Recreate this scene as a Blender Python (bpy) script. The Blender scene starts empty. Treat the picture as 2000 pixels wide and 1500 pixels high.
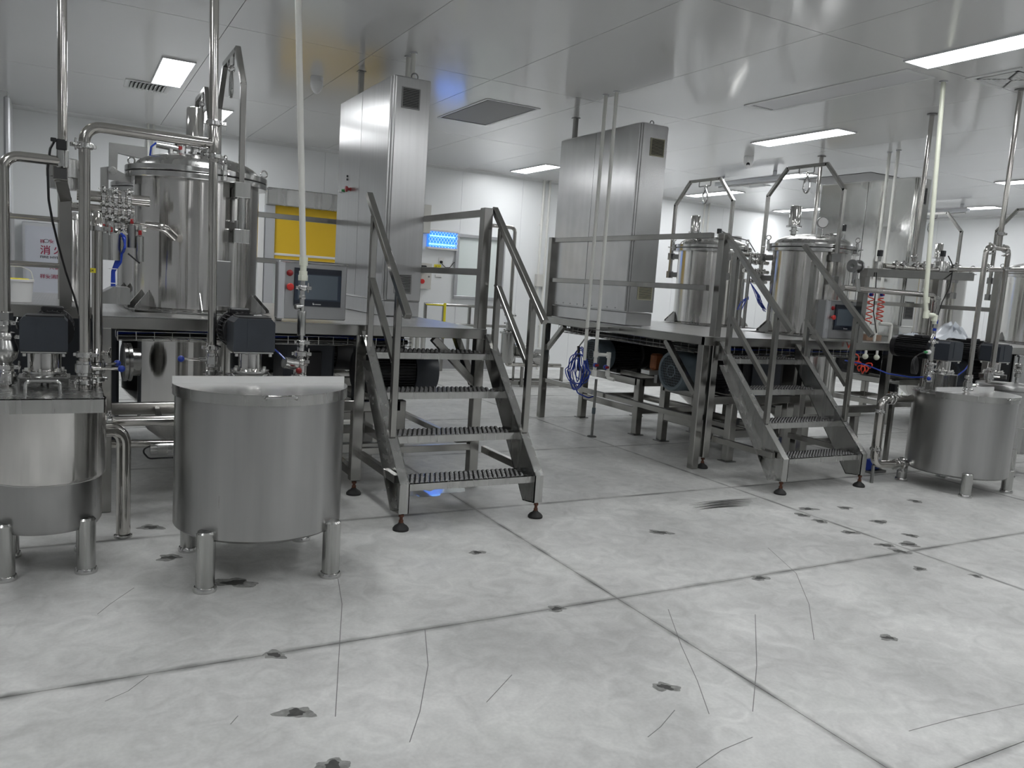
import bpy, bmesh, math, random
from mathutils import Vector, Matrix
random.seed(7)
S = bpy.context.scene
COL = S.collection
# ------------------------------------------------------------------ camera
FPX, PITCH, ROLL, YAW, CAM_H = 1561.5, -0.12316, -0.0665, 0.50777, 1.5
ZC = 3.37                                                      # ceiling height
_fw = Vector((math.sin(YAW)*math.cos(PITCH), math.cos(YAW)*math.cos(PITCH), math.sin(PITCH)))
_r0 = Vector((math.cos(YAW), -math.sin(YAW), 0)); _d0 = _fw.cross(_r0)
_r = _r0*math.cos(ROLL) + _d0*math.sin(ROLL); _d = _d0*math.cos(ROLL) - _r0*math.sin(ROLL)
CAM = Vector((0, 0, CAM_H))
cd = bpy.data.cameras.new('camera'); cam = bpy.data.objects.new('camera', cd); COL.objects.link(cam)
cd.sensor_fit = 'HORIZONTAL'; cd.sensor_width = 36.0; cd.lens = FPX/2000*36.0
cd.clip_start = 0.05; cd.clip_end = 100
cam.matrix_world = Matrix(((_r.x, -_d.x, -_fw.x, 0), (_r.y, -_d.y, -_fw.y, 0), (_r.z, -_d.z, -_fw.z, CAM_H), (0, 0, 0, 1)))
S.camera = cam
# ------------------------------------------------------------------ world and exposure
w = bpy.data.worlds.new('world'); S.world = w; w.use_nodes = True
w.node_tree.nodes['Background'].inputs[0].default_value = (0.75, 0.78, 0.8, 1)
w.node_tree.nodes['Background'].inputs[1].default_value = 0.15
S.view_settings.view_transform = 'Standard'; S.view_settings.look = 'None'
S.view_settings.gamma = 1.0; S.view_settings.use_curve_mapping = False
S.view_settings.exposure = 0.55
LAMP_STRENGTH = 17.0
# ------------------------------------------------------------------ photo pixel -> point on a plane of the room
def ray(x, y):
    return _r*((x-1000)/FPX) + _d*((y-750)/FPX) + _fw
def pz(x, y, z=0.0):
    d = ray(x, y); return CAM + d*((z-CAM_H)/d.z)
def py(x, y, Y):
    d = ray(x, y); return CAM + d*(Y/d.y)
def px(x, y, X):
    d = ray(x, y); return CAM + d*(X/d.x)
V = Vector
# ------------------------------------------------------------------ mesh builder
def frame(axis):
    a = V(axis).normalized()
    u = a.cross(V((0, 0, 1)))
    if u.length < 1e-4: u = V((1, 0, 0))
    u.normalize(); return u, a.cross(u), a
class MB:
    def __init__(s): s.v = []; s.f = []
    def add(s, vs, fs):
        n = len(s.v); s.v += [V(p) for p in vs]; s.f += [tuple(i+n for i in f) for f in fs]; return s
    def obox(s, c, ex, ey, ez, ch=0.0):
        """box with centre c and half-extent vectors; ch = chamfer in metres"""
        c = V(c); E = [V(ex), V(ey), V(ez)]; L = [e.length for e in E]
        if ch <= 0 or min(L) < ch*1.5:
            vs = [c+E[0]*a+E[1]*b+E[2]*d for a in (-1, 1) for b in (-1, 1) for d in (-1, 1)]
            return s.add(vs, [(0, 1, 3, 2), (4, 6, 7, 5), (0, 4, 5, 1), (2, 3, 7, 6), (0, 2, 6, 4), (1, 5, 7, 3)])
        vs = []; idx = {}
        for k in range(3):
            for a in (-1, 1):
                for b in (-1, 1):
                    for d in (-1, 1):
                        t = [a, b, d]
                        q = [t[j]*(1.0 if j == k else 1-ch/L[j]) for j in range(3)]
                        idx[(k, a, b, d)] = len(vs); vs.append(c+E[0]*q[0]+E[1]*q[1]+E[2]*q[2])
        fs = []
        for k in range(3):
            i, j = (k+1) % 3, (k+2) % 3
            for sg in (-1, 1):
                loop = []
                for (p, q) in ((-1, -1), (1, -1), (1, 1), (-1, 1)):
                    t = [0, 0, 0]; t[k] = sg; t[i] = p; t[j] = q; loop.append(idx[(k, *t)])
                fs.append(tuple(loop if sg > 0 else loop[::-1]))
        for k in range(3):                                   # edges parallel to axis k
            i, j = (k+1) % 3, (k+2) % 3
            for p in (-1, 1):
                for q in (-1, 1):
                    def at(face, w_):
                        t = [0, 0, 0]; t[k] = w_; t[i] = p; t[j] = q; return idx[(face, *t)]
                    l = (at(i, -1), at(j, -1), at(j, 1), at(i, 1)); fs.append(l if p*q > 0 else l[::-1])
        for a in (-1, 1):
            for b in (-1, 1):
                for d in (-1, 1):
                    l = (idx[(0, a, b, d)], idx[(1, a, b, d)], idx[(2, a, b, d)]); fs.append(l if a*b*d > 0 else l[::-1])
        return s.add(vs, fs)
    def box(s, x0, x1, y0, y1, z0, z1, ch=0.0):
        return s.obox(((x0+x1)/2, (y0+y1)/2, (z0+z1)/2), ((x1-x0)/2, 0, 0), (0, (y1-y0)/2, 0), (0, 0, (z1-z0)/2), ch)
    def beam(s, p, q, wd, ht, up=(0, 0, 1), ch=0.003):
        """square tube from p to q; ht is measured along up, wd across"""
        p = V(p); q = V(q); a = (q-p).normalized(); up = V(up)
        if abs(a.dot(up)) > 0.999: up = V((0, 1, 0))
        sd = a.cross(up).normalized(); u = sd.cross(a)
        return s.obox((p+q)/2, a*((q-p).length/2), sd*(wd/2), u*(ht/2), ch)
    def cyl(s, p, q, r, r2=None, n=24, caps=True):
        p = V(p); q = V(q); r2 = r if r2 is None else r2; u, v, a = frame(q-p)
        vs = []
        for c, rr in ((p, r), (q, r2)):
            for i in range(n):
                t = 2*math.pi*i/n; vs.append(c+u*(rr*math.cos(t))+v*(rr*math.sin(t)))
        fs = [(i, (i+1) % n, n+(i+1) % n, n+i) for i in range(n)]
        if caps: fs += [tuple(range(n-1, -1, -1)), tuple(range(n, 2*n))]
        return s.add(vs, fs)
    def lathe(s, c, prof, axis=(0, 0, 1), n=32, a0=0.0, a1=2*math.pi):
        """prof = [(radius, height along axis)]"""
        c = V(c); u, v, a = frame(axis); full = abs(a1-a0-2*math.pi) < 1e-6
        m = n if full else n+1; vs = []; fs = []
        for (r, h) in prof:
            for i in range(m):
                t = a0+(a1-a0)*i/n; vs.append(c+a*h+u*(max(r, 1e-4)*math.cos(t))+v*(max(r, 1e-4)*math.sin(t)))
        for k in range(len(prof)-1):
            for i in range(n):
                j = (i+1) % m
                fs.append((k*m+i, k*m+j, (k+1)*m+j, (k+1)*m+i))
        return s.add(vs, fs)
    def tube(s, pts, r, n=14, fil=0.0, caps=True, fn=6):
        pts = [V(p) for p in pts]
        if fil > 0:
            o = [pts[0]]
            for i in range(1, len(pts)-1):
                a, b, c = pts[i-1], pts[i], pts[i+1]; d1 = (a-b); d2 = (c-b)
                ang = d1.angle(d2, math.pi)
                if ang > 3.1: o.append(b); continue
                k = min(fil/math.tan(ang/2), d1.length*0.49, d2.length*0.49); d1.normalize(); d2.normalize()
                p0 = b+d1*k; p1 = b+d2*k
                rr = k*math.tan(ang/2); cen = b+(d1+d2).normalized()*(rr/math.sin(ang/2))
                e0 = p0-cen; e1 = p1-cen; th = e0.angle(e1)
                for j in range(fn+1):
                    t = j/fn
                    o.append(cen+(e0*math.sin((1-t)*th)+e1*math.sin(t*th))/math.sin(th))
            o.append(pts[-1]); pts = o
        m = len(pts); T = []
        for i in range(m):
            a = pts[max(i-1, 0)]; b = pts[min(i+1, m-1)]; T.append((b-a).normalized() if (b-a).length > 1e-9 else V((0, 0, 1)))
        u, v, _ = frame(T[0]); vs = []
        for i in range(m):
            if i:
                ax = T[i-1].cross(T[i])
                if ax.length > 1e-7:
                    R = Matrix.Rotation(T[i-1].angle(T[i]), 3, ax.normalized()); u = R @ u; v = R @ v
            for k in range(n):
                t = 2*math.pi*k/n; vs.append(pts[i]+u*(r*math.cos(t))+v*(r*math.sin(t)))
        fs = [(i*n+k, i*n+(k+1) % n, (i+1)*n+(k+1) % n, (i+1)*n+k) for i in range(m-1) for k in range(n)]
        if caps: fs += [tuple(range(n-1, -1, -1)), tuple(range((m-1)*n, m*n))]
        return s.add(vs, fs)
    def prism(s, poly, vec):
        """extrude a planar polygon (list of points) along vec"""
        poly = [V(p) for p in poly]; vec = V(vec); n = len(poly)
        nrm = V((0, 0, 0))
        for i in range(n): nrm += poly[i].cross(poly[(i+1) % n])
        if nrm.dot(vec) < 0: poly = poly[::-1]
        vs = poly+[p+vec for p in poly]
        fs = [tuple(range(n-1, -1, -1)), tuple(range(n, 2*n))]+[(i, (i+1) % n, n+(i+1) % n, n+i) for i in range(n)]
        return s.add(vs, fs)
    def sph(s, c, r, n=16, m=10, sc=(1, 1, 1)):
        prof = [(r*math.sin(math.pi*i/m), -r*math.cos(math.pi*i/m)) for i in range(m+1)]
        k = len(s.v); s.lathe((0, 0, 0), prof, n=n)
        for i in range(k, len(s.v)): q = s.v[i]; s.v[i] = V(c)+V((q.x*sc[0], q.y*sc[1], q.z*sc[2]))
        return s
    def torus(s, c, axis, R, r, n=24, m=8, a0=0.0, a1=2*math.pi):
        u, v, a = frame(axis); c = V(c)
        full = abs(a1-a0-2*math.pi) < 1e-6; k = n if full else n+1
        pts = [c+u*(R*math.cos(a0+(a1-a0)*i/n))+v*(R*math.sin(a0+(a1-a0)*i/n)) for i in range(k)]
        if not full: return s.tube(pts, r, m)
        vs = []
        for i in range(n):
            t = 2*math.pi*i/n; d = u*math.cos(t)+v*math.sin(t)
            for j in range(m):
                p = 2*math.pi*j/m; vs.append(c+d*(R+r*math.cos(p))+a*(r*math.sin(p)))
        return s.add(vs, [(i*m+j, ((i+1) % n)*m+j, ((i+1) % n)*m+(j+1) % m, i*m+(j+1) % m) for i in range(n) for j in range(m)])
    def build(s, name, mat, parent=None, ang=35, smooth=True):
        off = V((0, 0, 0)); p = parent
        while p is not None: off += p.location; p = p.parent
        me = bpy.data.meshes.new(name); me.from_pydata([tuple(v-off) for v in s.v], [], s.f)
        me.update()
        bm = bmesh.new(); bm.from_mesh(me); bmesh.ops.recalc_face_normals(bm, faces=bm.faces); bm.to_mesh(me); bm.free()
        if smooth:
            me.polygons.foreach_set('use_smooth', [True]*len(me.polygons)); me.set_sharp_from_angle(angle=math.radians(ang))
        me.materials.append(MAT[mat] if isinstance(mat, str) else mat)
        o = bpy.data.objects.new(name, me); COL.objects.link(o)
        if parent is not None: o.parent = parent
        return o
def tag(o, label, cat, group=None):
    o['label'] = label; o['category'] = cat
    if group: o['group'] = group
    return o
def thing(name, label, cat, loc=(0, 0, 0), group=None):
    o = bpy.data.objects.new(name, None); o.empty_display_size = 0.1; COL.objects.link(o); o.location = loc
    return tag(o, label, cat, group)
def struct(o): o['kind'] = 'structure'; return o
def dup(root, loc, label=None, group=None, rz=0.0):
    r = root.copy(); COL.objects.link(r); r.location = loc; r.rotation_euler = (0, 0, rz)
    if label: r['label'] = label
    if group: r['group'] = group
    for ch in list(root.children):
        c = ch.copy(); COL.objects.link(c); c.parent = r
        for g in list(ch.children):
            d = g.copy(); COL.objects.link(d); d.parent = c
    return r
def copy_mesh(o, loc, parent):
    c = o.copy(); COL.objects.link(c); c.parent = parent; c.location = loc; return c
# ------------------------------------------------------------------ materials
MAT = {}
def mat(name, col, rough=0.5, metal=0.0, noise=None, bump=None, spec=0.5, coat=0.0, emit=None, streak=None, aniso=0.0, rvar=0.0, flat=False):
    """noise=(scale, amount): colour mottling; streak=(xyz scale, amount): stretched wear; bump=(scale, strength)"""
    m = bpy.data.materials.new(name); m.use_nodes = True; nt = m.node_tree; N = nt.nodes; L = nt.links
    b = N['Principled BSDF']; b.inputs['Base Color'].default_value = (*col, 1); b.inputs['Roughness'].default_value = rough
    b.inputs['Metallic'].default_value = metal; b.inputs['Specular IOR Level'].default_value = spec; b.inputs['Coat Weight'].default_value = coat
    b.inputs['Coat Roughness'].default_value = 0.12
    if aniso:
        b.inputs['Anisotropic'].default_value = aniso; b.inputs['Anisotropic Rotation'].default_value = 0.25
        if flat: tg = N.new('ShaderNodeCombineXYZ'); tg.inputs[2].default_value = 1.0
        else: tg = N.new('ShaderNodeTangent'); tg.direction_type = 'RADIAL'; tg.axis = 'Z'
        L.new(tg.outputs[0], b.inputs['Tangent'])
    if emit: b.inputs['Emission Color'].default_value = (*emit[:3], 1); b.inputs['Emission Strength'].default_value = emit[3]
    geo = N.new('ShaderNodeNewGeometry')
    def nz(sc, detail=4.0, stretch=None):
        t = N.new('ShaderNodeTexNoise'); t.inputs['Scale'].default_value = sc; t.inputs['Detail'].default_value = detail
        if stretch:
            mp = N.new('ShaderNodeMapping'); mp.inputs['Scale'].default_value = stretch
            L.new(geo.outputs['Position'], mp.inputs['Vector']); L.new(mp.outputs[0], t.inputs['Vector'])
        else: L.new(geo.outputs['Position'], t.inputs['Vector'])
        return t
    src = None
    for t, amt in ([(nz(noise[0]), noise[1])] if noise else [])+([(nz(1.0, 6.0, streak[0]), streak[1])] if streak else []):
        mr = N.new('ShaderNodeMapRange'); mr.inputs['From Min'].default_value = 0.3; mr.inputs['From Max'].default_value = 0.7
        mr.inputs['To Min'].default_value = 1-amt; mr.inputs['To Max'].default_value = 1+amt
        L.new(t.outputs['Fac'], mr.inputs['Value'])
        mx = N.new('ShaderNodeVectorMath'); mx.operation = 'SCALE'
        if src is None: mx.inputs[0].default_value = col
        else: L.new(src, mx.inputs[0])
        L.new(mr.outputs[0], mx.inputs['Scale']); src = mx.outputs[0]
    if src is not None: L.new(src, b.inputs['Base Color'])
    if rvar:
        t = nz(0.8, 4.0, streak[0]) if streak else nz(4.0, 4.0)
        mr = N.new('ShaderNodeMapRange'); mr.inputs['From Min'].default_value = 0.3; mr.inputs['From Max'].default_value = 0.7
        mr.inputs['To Min'].default_value = max(rough-rvar, 0.02); mr.inputs['To Max'].default_value = rough+rvar
        L.new(t.outputs['Fac'], mr.inputs['Value']); L.new(mr.outputs[0], b.inputs['Roughness'])
    if bump:
        t = nz(bump[0], 3.0, bump[2] if len(bump) > 2 else None); bp = N.new('ShaderNodeBump'); bp.inputs['Strength'].default_value = bump[1]; bp.inputs['Distance'].default_value = 0.01
        L.new(t.outputs['Fac'], bp.inputs['Height']); L.new(bp.outputs[0], b.inputs['Normal'])
    MAT[name] = m; return m
ST = (0.62, 0.61, 0.59)
mat('steel_polished', (0.66, 0.65, 0.63), 0.15, 1.0, noise=(3.0, 0.05), bump=(1.0, 0.14, (22, 22, 0.4)), aniso=0.9)
mat('steel_mirror', (0.62, 0.61, 0.59), 0.07, 1.0, noise=(3.0, 0.05))
mat('steel_satin', (0.46, 0.46, 0.45), 0.25, 1.0, streak=((26, 26, 1.2), 0.07), rvar=0.06)
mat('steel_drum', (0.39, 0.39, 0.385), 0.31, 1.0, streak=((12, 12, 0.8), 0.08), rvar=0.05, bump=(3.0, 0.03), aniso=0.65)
mat('steel_frame', (0.36, 0.355, 0.34), 0.22, 1.0, noise=(5.0, 0.10), rvar=0.05)
mat('steel_cabinet', (0.57, 0.57, 0.57), 0.28, 1.0, streak=((40, 40, 0.8), 0.04), bump=(1.6, 0.05), aniso=0.75, flat=True)
mat('steel_cabinet_worn', (0.60, 0.60, 0.60), 0.26, 1.0, streak=((14, 14, 0.8), 0.04), noise=(5.0, 0.07), bump=(2.4, 0.14), aniso=0.6, flat=True)
mat('steel_pipe', (0.52, 0.505, 0.48), 0.13, 1.0, noise=(5.0, 0.05))
mat('steel_bright', (0.60, 0.60, 0.59), 0.16, 1.0)
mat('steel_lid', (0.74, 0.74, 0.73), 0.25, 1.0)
mat('steel_mid', (0.30, 0.30, 0.295), 0.3, 1.0, noise=(9, .1))
mat('steel_foil', (0.72, 0.72, 0.70), 0.10, 1.0, bump=(1.0, 0.35, (3.2, 3.2, 1.6)))
mat('wall_grey', (0.52, 0.525, 0.53), 0.4)
mat('dirt_light', (0.24, 0.24, 0.23), 0.6, noise=(40, .35))
mat('stud_dark', (0.13, 0.13, 0.13), 0.42, 1.0)
mat('cctv_white', (0.93, 0.93, 0.93), 0.25)
mat('upstand_white', (0.80, 0.80, 0.79), 0.45, 0.6)
mat('wet_floor', (0.30, 0.30, 0.30), 0.02, coat=1.0)
mat('steel_dark', (0.28, 0.28, 0.28), 0.35, 1.0)
mat('checker_plate', (0.52, 0.52, 0.52), 0.28, 1.0, noise=(8.0, 0.08))
mat('wall_white', (0.85, 0.865, 0.87), 0.32, 0.0, noise=(0.6, 0.015))
mat('ceiling_white', (0.71, 0.715, 0.715), 0.14, 0.0, noise=(0.5, 0.02), spec=0.85)
mat('trim_white', (0.74, 0.75, 0.75), 0.35)
mat('lamp_panel', (0.9, 0.9, 0.9), 0.4, emit=(0.97, 0.985, 1.0, LAMP_STRENGTH))
mat('lamp_frame', (0.72, 0.72, 0.74), 0.4)
mat('dark_gap', (0.05, 0.05, 0.05), 0.8)
mat('gray_panel', (0.33, 0.33, 0.335), 0.55)
mat('motor_paint', (0.030, 0.036, 0.046), 0.38, noise=(8, 0.12))
mat('motor_black', (0.012, 0.012, 0.014), 0.42)
mat('motor_grey_blue', (0.10, 0.13, 0.15), 0.42, noise=(10, 0.15))
mat('rubber_black', (0.014, 0.014, 0.014), 0.6)
mat('plastic_black', (0.016, 0.017, 0.02), 0.35)
mat('rust', (0.10, 0.035, 0.018), 0.7, noise=(60, 0.3))
mat('pvc_white', (0.78, 0.78, 0.74), 0.35, noise=(3, 0.03))
mat('pvc_ivory', (0.76, 0.78, 0.66), 0.38)
mat('yellow_door', (0.80, 0.52, 0.025), 0.5, noise=(1.2, 0.05))
mat('yellow_label', (0.80, 0.70, 0.03), 0.5)
mat('ink_dark', (0.03, 0.03, 0.04), 0.6)
mat('red_plastic', (0.26, 0.012, 0.014), 0.35)
mat('red_bright', (0.62, 0.035, 0.03), 0.35)
mat('red_print', (0.30, 0.010, 0.05), 0.6)
mat('green_plastic', (0.02, 0.22, 0.06), 0.4)
mat('blue_hose', (0.010, 0.045, 0.38), 0.3)
mat('blue_knob', (0.008, 0.035, 0.30), 0.3)
mat('red_hose', (0.72, 0.06, 0.03), 0.3)
mat('white_plastic', (0.78, 0.78, 0.77), 0.4)
mat('hmi_panel', (0.36, 0.365, 0.37), 0.35, 0.75)
mat('hmi_bezel', (0.012, 0.016, 0.026), 0.3)
mat('hmi_rim', (0.022, 0.033, 0.055), 0.3)
mat('hmi_screen', (0.10, 0.125, 0.15), 0.22)
mat('box_beige', (0.62, 0.61, 0.57), 0.45)
mat('beige_vent', (0.36, 0.35, 0.26), 0.5)
mat('grey_vent', (0.24, 0.24, 0.24), 0.45)
mat('vent_black', (0.02, 0.02, 0.02), 0.6)
mat('plastic_sheet', (0.80, 0.84, 0.90), 0.28, bump=(14, 0.5), coat=0.3)
mat('bolt_light', (0.70, 0.70, 0.68), 0.3, 0.8)
mat('hydrant_front', (0.56, 0.58, 0.64), 0.3)
mat('aluminium', (0.62, 0.63, 0.65), 0.35, 0.9)
mat('window_glass', (0.80, 0.86, 0.84), 0.06)
mat('uv_blue', (0.05, 0.2, 0.9), 0.4, emit=(0.03, 0.20, 1.0, 0.6))
mat('uv_tube', (0.3, 0.6, 1.0), 0.4, emit=(0.22, 0.60, 1.0, 2.0))
mat('uv_grid', (0.55, 0.75, 0.95), 0.4, emit=(0.25, 0.6, 1.0, 0.45))
mat('cable_black', (0.010, 0.010, 0.011), 0.45)
mat('orange_brown', (0.30, 0.10, 0.03), 0.5)
mat('cardboard', (0.36, 0.24, 0.17), 0.7)
mat('dirt', (0.055, 0.055, 0.052), 0.65, noise=(30, 0.3))
# ------------------------------------------------------------------ special materials
def floor_material():
    m = bpy.data.materials.new('floor_concrete'); m.use_nodes = True; N = m.node_tree.nodes; L = m.node_tree.links
    b = N['Principled BSDF']; geo = N.new('ShaderNodeNewGeometry'); sep = N.new('ShaderNodeSeparateXYZ'); L.new(geo.outputs['Position'], sep.inputs[0])
    def mth(op, a, b_=None, c=None):
        n = N.new('ShaderNodeMath'); n.operation = op
        for i, q in enumerate((a, b_, c)):
            if q is None: continue
            if isinstance(q, (int, float)): n.inputs[i].default_value = q
            else: L.new(q, n.inputs[i])
        return n.outputs[0]
    def nz(sc, det, dist=0.0):
        t = N.new('ShaderNodeTexNoise'); t.inputs['Scale'].default_value = sc; t.inputs['Detail'].default_value = det; t.inputs['Distortion'].default_value = dist
        L.new(geo.outputs['Position'], t.inputs['Vector']); return t.outputs['Fac']
    def mr(v, a, b_, c, d):
        n = N.new('ShaderNodeMapRange'); n.inputs[1].default_value = a; n.inputs[2].default_value = b_; n.inputs[3].default_value = c; n.inputs[4].default_value = d
        L.new(v, n.inputs[0]); return n.outputs[0]
    wob = mth('MULTIPLY', mth('SUBTRACT', nz(7.0, 4.0), 0.5), 0.035)
    far = mth('LESS_THAN', mth('ABSOLUTE', mth('SUBTRACT', sep.outputs[0], FX0-FSX)), 0.3)
    dx = mth('ABSOLUTE', mth('ADD', mth('SUBTRACT', mth('PINGPONG', mth('SUBTRACT', sep.outputs[0], FX0), FSX/2), 0.0), wob))
    dx = mth('ADD', dx, far)
    dy = mth('ABSOLUTE', mth('ADD', mth('PINGPONG', mth('SUBTRACT', sep.outputs[1], FY0), FSY/2), wob))
    grime = mth('MAXIMUM', mr(dx, 0.004, 0.026, 1.0, 0.0), mr(dy, 0.006, 0.032, 1.0, 0.0))
    grime = mth('MULTIPLY', grime, mr(nz(3.0, 5.0), 0.38, 0.62, 0.25, 0.95))
    base = mth('MULTIPLY', mr(nz(1.3, 6.0, 0.6), 0.3, 0.7, 0.80, 1.14), mr(nz(7.0, 8.0, 1.5), 0.3, 0.7, 0.86, 1.10))
    base = mth('MULTIPLY', base, mr(nz(70.0, 4.0), 0.3, 0.7, 0.95, 1.05))
    val = mth('MULTIPLY', mth('MULTIPLY', base, mr(grime, 0, 1, 1.0, 0.30)), 0.62)
    cmb = N.new('ShaderNodeCombineColor')
    L.new(val, cmb.inputs[0]); L.new(mth('MULTIPLY', val, 1.0), cmb.inputs[1]); L.new(mth('MULTIPLY', val, 0.975), cmb.inputs[2]); L.new(cmb.outputs[0], b.inputs['Base Color'])
    L.new(mr(nz(2.2, 6.0, 0.5), 0.3, 0.7, 0.30, 0.52), b.inputs['Roughness']); b.inputs['Specular IOR Level'].default_value = 0.5
    bp = N.new('ShaderNodeBump'); bp.inputs['Strength'].default_value = 0.08; bp.inputs['Distance'].default_value = 0.01; L.new(nz(14.0, 6.0, 0.5), bp.inputs['Height']); L.new(bp.outputs[0], b.inputs['Normal'])
    MAT['floor_concrete'] = m
FX0, FSX, FY0, FSY = 2.36, 2.30, 3.03, 1.60
floor_material()
def checker(m):
    N = m.node_tree.nodes; L = m.node_tree.links; b = N['Principled BSDF']; geo = N.new('ShaderNodeNewGeometry'); hs = []
    for sg, ph in ((1, 0.0), (-1, 0.5)):
        mp = N.new('ShaderNodeMapping'); mp.inputs['Rotation'].default_value = (0, 0, sg*math.pi/4); mp.inputs['Scale'].default_value = (38, 13, 1); mp.inputs['Location'].default_value = (ph, ph, 0)
        L.new(geo.outputs['Position'], mp.inputs[0]); vo = N.new('ShaderNodeTexVoronoi'); vo.inputs['Scale'].default_value = 1.0; vo.inputs['Randomness'].default_value = 0.0
        L.new(mp.outputs[0], vo.inputs['Vector']); r = N.new('ShaderNodeMapRange'); r.inputs[1].default_value = 0.18; r.inputs[2].default_value = 0.32; r.inputs[3].default_value = 1.0; r.inputs[4].default_value = 0.0
        L.new(vo.outputs['Distance'], r.inputs[0]); hs.append(r.outputs[0])
    mx = N.new('ShaderNodeMath'); mx.operation = 'MAXIMUM'; L.new(hs[0], mx.inputs[0]); L.new(hs[1], mx.inputs[1])
    bp = N.new('ShaderNodeBump'); bp.inputs['Strength'].default_value = 0.5; bp.inputs['Distance'].default_value = 0.002; L.new(mx.outputs[0], bp.inputs['Height']); L.new(bp.outputs[0], b.inputs['Normal'])
checker(MAT['checker_plate'])
# ------------------------------------------------------------------ room shell
X0, X1, Y0, Y1 = -4.2, 15.15, -5.0, 12.5
floor = struct(MB().box(X0, X1, Y0, Y1, -0.12, -0.006).build('floor', 'dark_gap'))
slab0 = None
i0 = math.floor((X0-FX0)/FSX); j0 = math.floor((Y0-FY0)/FSY)
g = 0.0018
for i in range(i0, 6):
    for j in range(j0, 6):
        xa, xb = max(FX0+i*FSX+g, X0), min(FX0+(i+1)*FSX-g, X1); ya, yb = max(FY0+j*FSY+g, Y0), min(FY0+(j+1)*FSY-g, Y1)
        if i == -1: xa, xb = max(FX0-2*FSX+g, X0), FX0-g
        if i == -2 or xb-xa < 0.02 or yb-ya < 0.02: continue
        MB().box(xa, xb, ya, yb, -0.006, 0.0).build('slab', 'floor_concrete', floor, smooth=False)
def blob(cx, cy, r, el=1.0, rot=0.0, n=18, z=0.0006, rnd=0.35):
    pts = []; ph = [random.uniform(0, 6.28) for _ in range(4)]
    for k in range(n):
        t = 2*math.pi*k/n; rr = r*(1+rnd*(.6*math.sin(2*t+ph[0])+.5*math.sin(3*t+ph[1])+.35*math.sin(5*t+ph[2])+.25*math.sin(8*t+ph[3])))
        a, b_ = rr*math.cos(t)*el, rr*math.sin(t)
        pts.append((cx+a*math.cos(rot)-b_*math.sin(rot), cy+a*math.sin(rot)+b_*math.cos(rot), z))
    return pts
for (qx, qy, r, el) in ((840, 962, .10, 2.2), (905, 945, .07, 1.6), (760, 955, .03, 1.5)):
    c = pz(qx, qy); mb = MB(); p = blob(c.x, c.y, r, el, .1, n=40, z=.0009, rnd=.45); mb.add(p, [tuple(range(len(p)))]); mb.build('puddle', 'wet_floor', floor, smooth=False)
for (qx, qy, r) in ((932, 1079, .022), (1290, 1040, .03), (1300, 1342, .024), (578, 1392, .026), (650, 1494, .024), (536, 1279, .022), (1087, 1189, .022), (1484, 1129, .028),
                    (1578, 994, .03), (1567, 1006, .03), (1602, 1018, .028), (1650, 992, .03), (1717, 1019, .034), (1660, 1040, .026), (1779, 1046, .028), (1729, 1065, .03),
                    (1775, 1063, .032), (1796, 1111, .024), (1906, 1125, .02), (1735, 1246, .02), (1788, 979, .03), (458, 1138, .04), (330, 1089, .03), (295, 1030, .035), (1758, 1077, .03)):
    c = pz(qx, qy); el = random.uniform(1.1, 1.6); rot = random.uniform(-.9, -.2)
    for (k_, m_, z_) in ((1.5, 'dirt_light', .0004), (.8, 'dirt', .0008)):
        mb = MB(); p = blob(c.x, c.y, r*k_, el, rot, n=30, z=z_, rnd=.32); mb.add(p, [tuple(range(len(p)))]); mb.build('stain', m_, floor, smooth=False)
mb = MB()                                                       # dark rubbed streaks in front of the right stair
for k in range(9):
    t = k/8; a = pz(1338+random.uniform(0, 30), 984+t*12, 0); b_ = pz(1480-t*22+random.uniform(-12, 8), 974+t*16, 0); c = pz(1410, 976+t*13, 0)
    wv = random.uniform(0.004, 0.010); pts = []
    for s_ in range(9):
        q = s_/8; p = a*(1-q)**2+c*2*q*(1-q)+b_*q*q; pts.append(p)
    up = [V((p.x, p.y+wv*math.sin(math.pi*(i+.3)/9), .0006+.0001*k)) for i, p in enumerate(pts)]; dn = [V((p.x, p.y-wv*math.sin(math.pi*(i+.3)/9), .0006+.0001*k)) for i, p in enumerate(pts)]
    n = len(up); mb.add(up+dn, [(i, i+1, n+i+1, n+i) for i in range(n-1)])
mb.build('scuff_mark', 'dirt', floor, smooth=False)
mat('scratch', (0.17, 0.17, 0.165), 0.6)
for pts in (((1500, 1070), (1555, 1120), (1580, 1180), (1590, 1250)), ((1305, 1190), (1330, 1260), (1362, 1330), (1385, 1395)), ((1360, 1500), (1410, 1465), (1470, 1440)), ((1265, 1440), (1290, 1420), (1318, 1387)),
            ((660, 1130), (668, 1180), (662, 1280), (655, 1400)), ((830, 1230), (836, 1300), (820, 1390), (800, 1450)), ((1475, 1200), (1478, 1300), (1470, 1390)), ((190, 1200), (215, 1180), (262, 1148)),
            ((1775, 1428), (1860, 1405), (2000, 1375)), ((205, 1370), (250, 1350), (290, 1320)), ((950, 1372), (975, 1345), (1000, 1318)), ((450, 1415), (465, 1398))):
    P = [pz(a, b_) for a, b_ in pts]; mb = MB(); up = []; dn = []
    for i, p in enumerate(P):
        d = (P[min(i+1, len(P)-1)]-P[max(i-1, 0)]).normalized(); nrm = V((-d.y, d.x, 0))*0.0016
        up.append(p+nrm+V((0, 0, .0005))); dn.append(p-nrm+V((0, 0, .0005)))
    n = len(up); mb.add(up+dn, [(i, i+1, n+i+1, n+i) for i in range(n-1)]); mb.build('scratch', 'scratch', floor, smooth=False)
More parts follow.
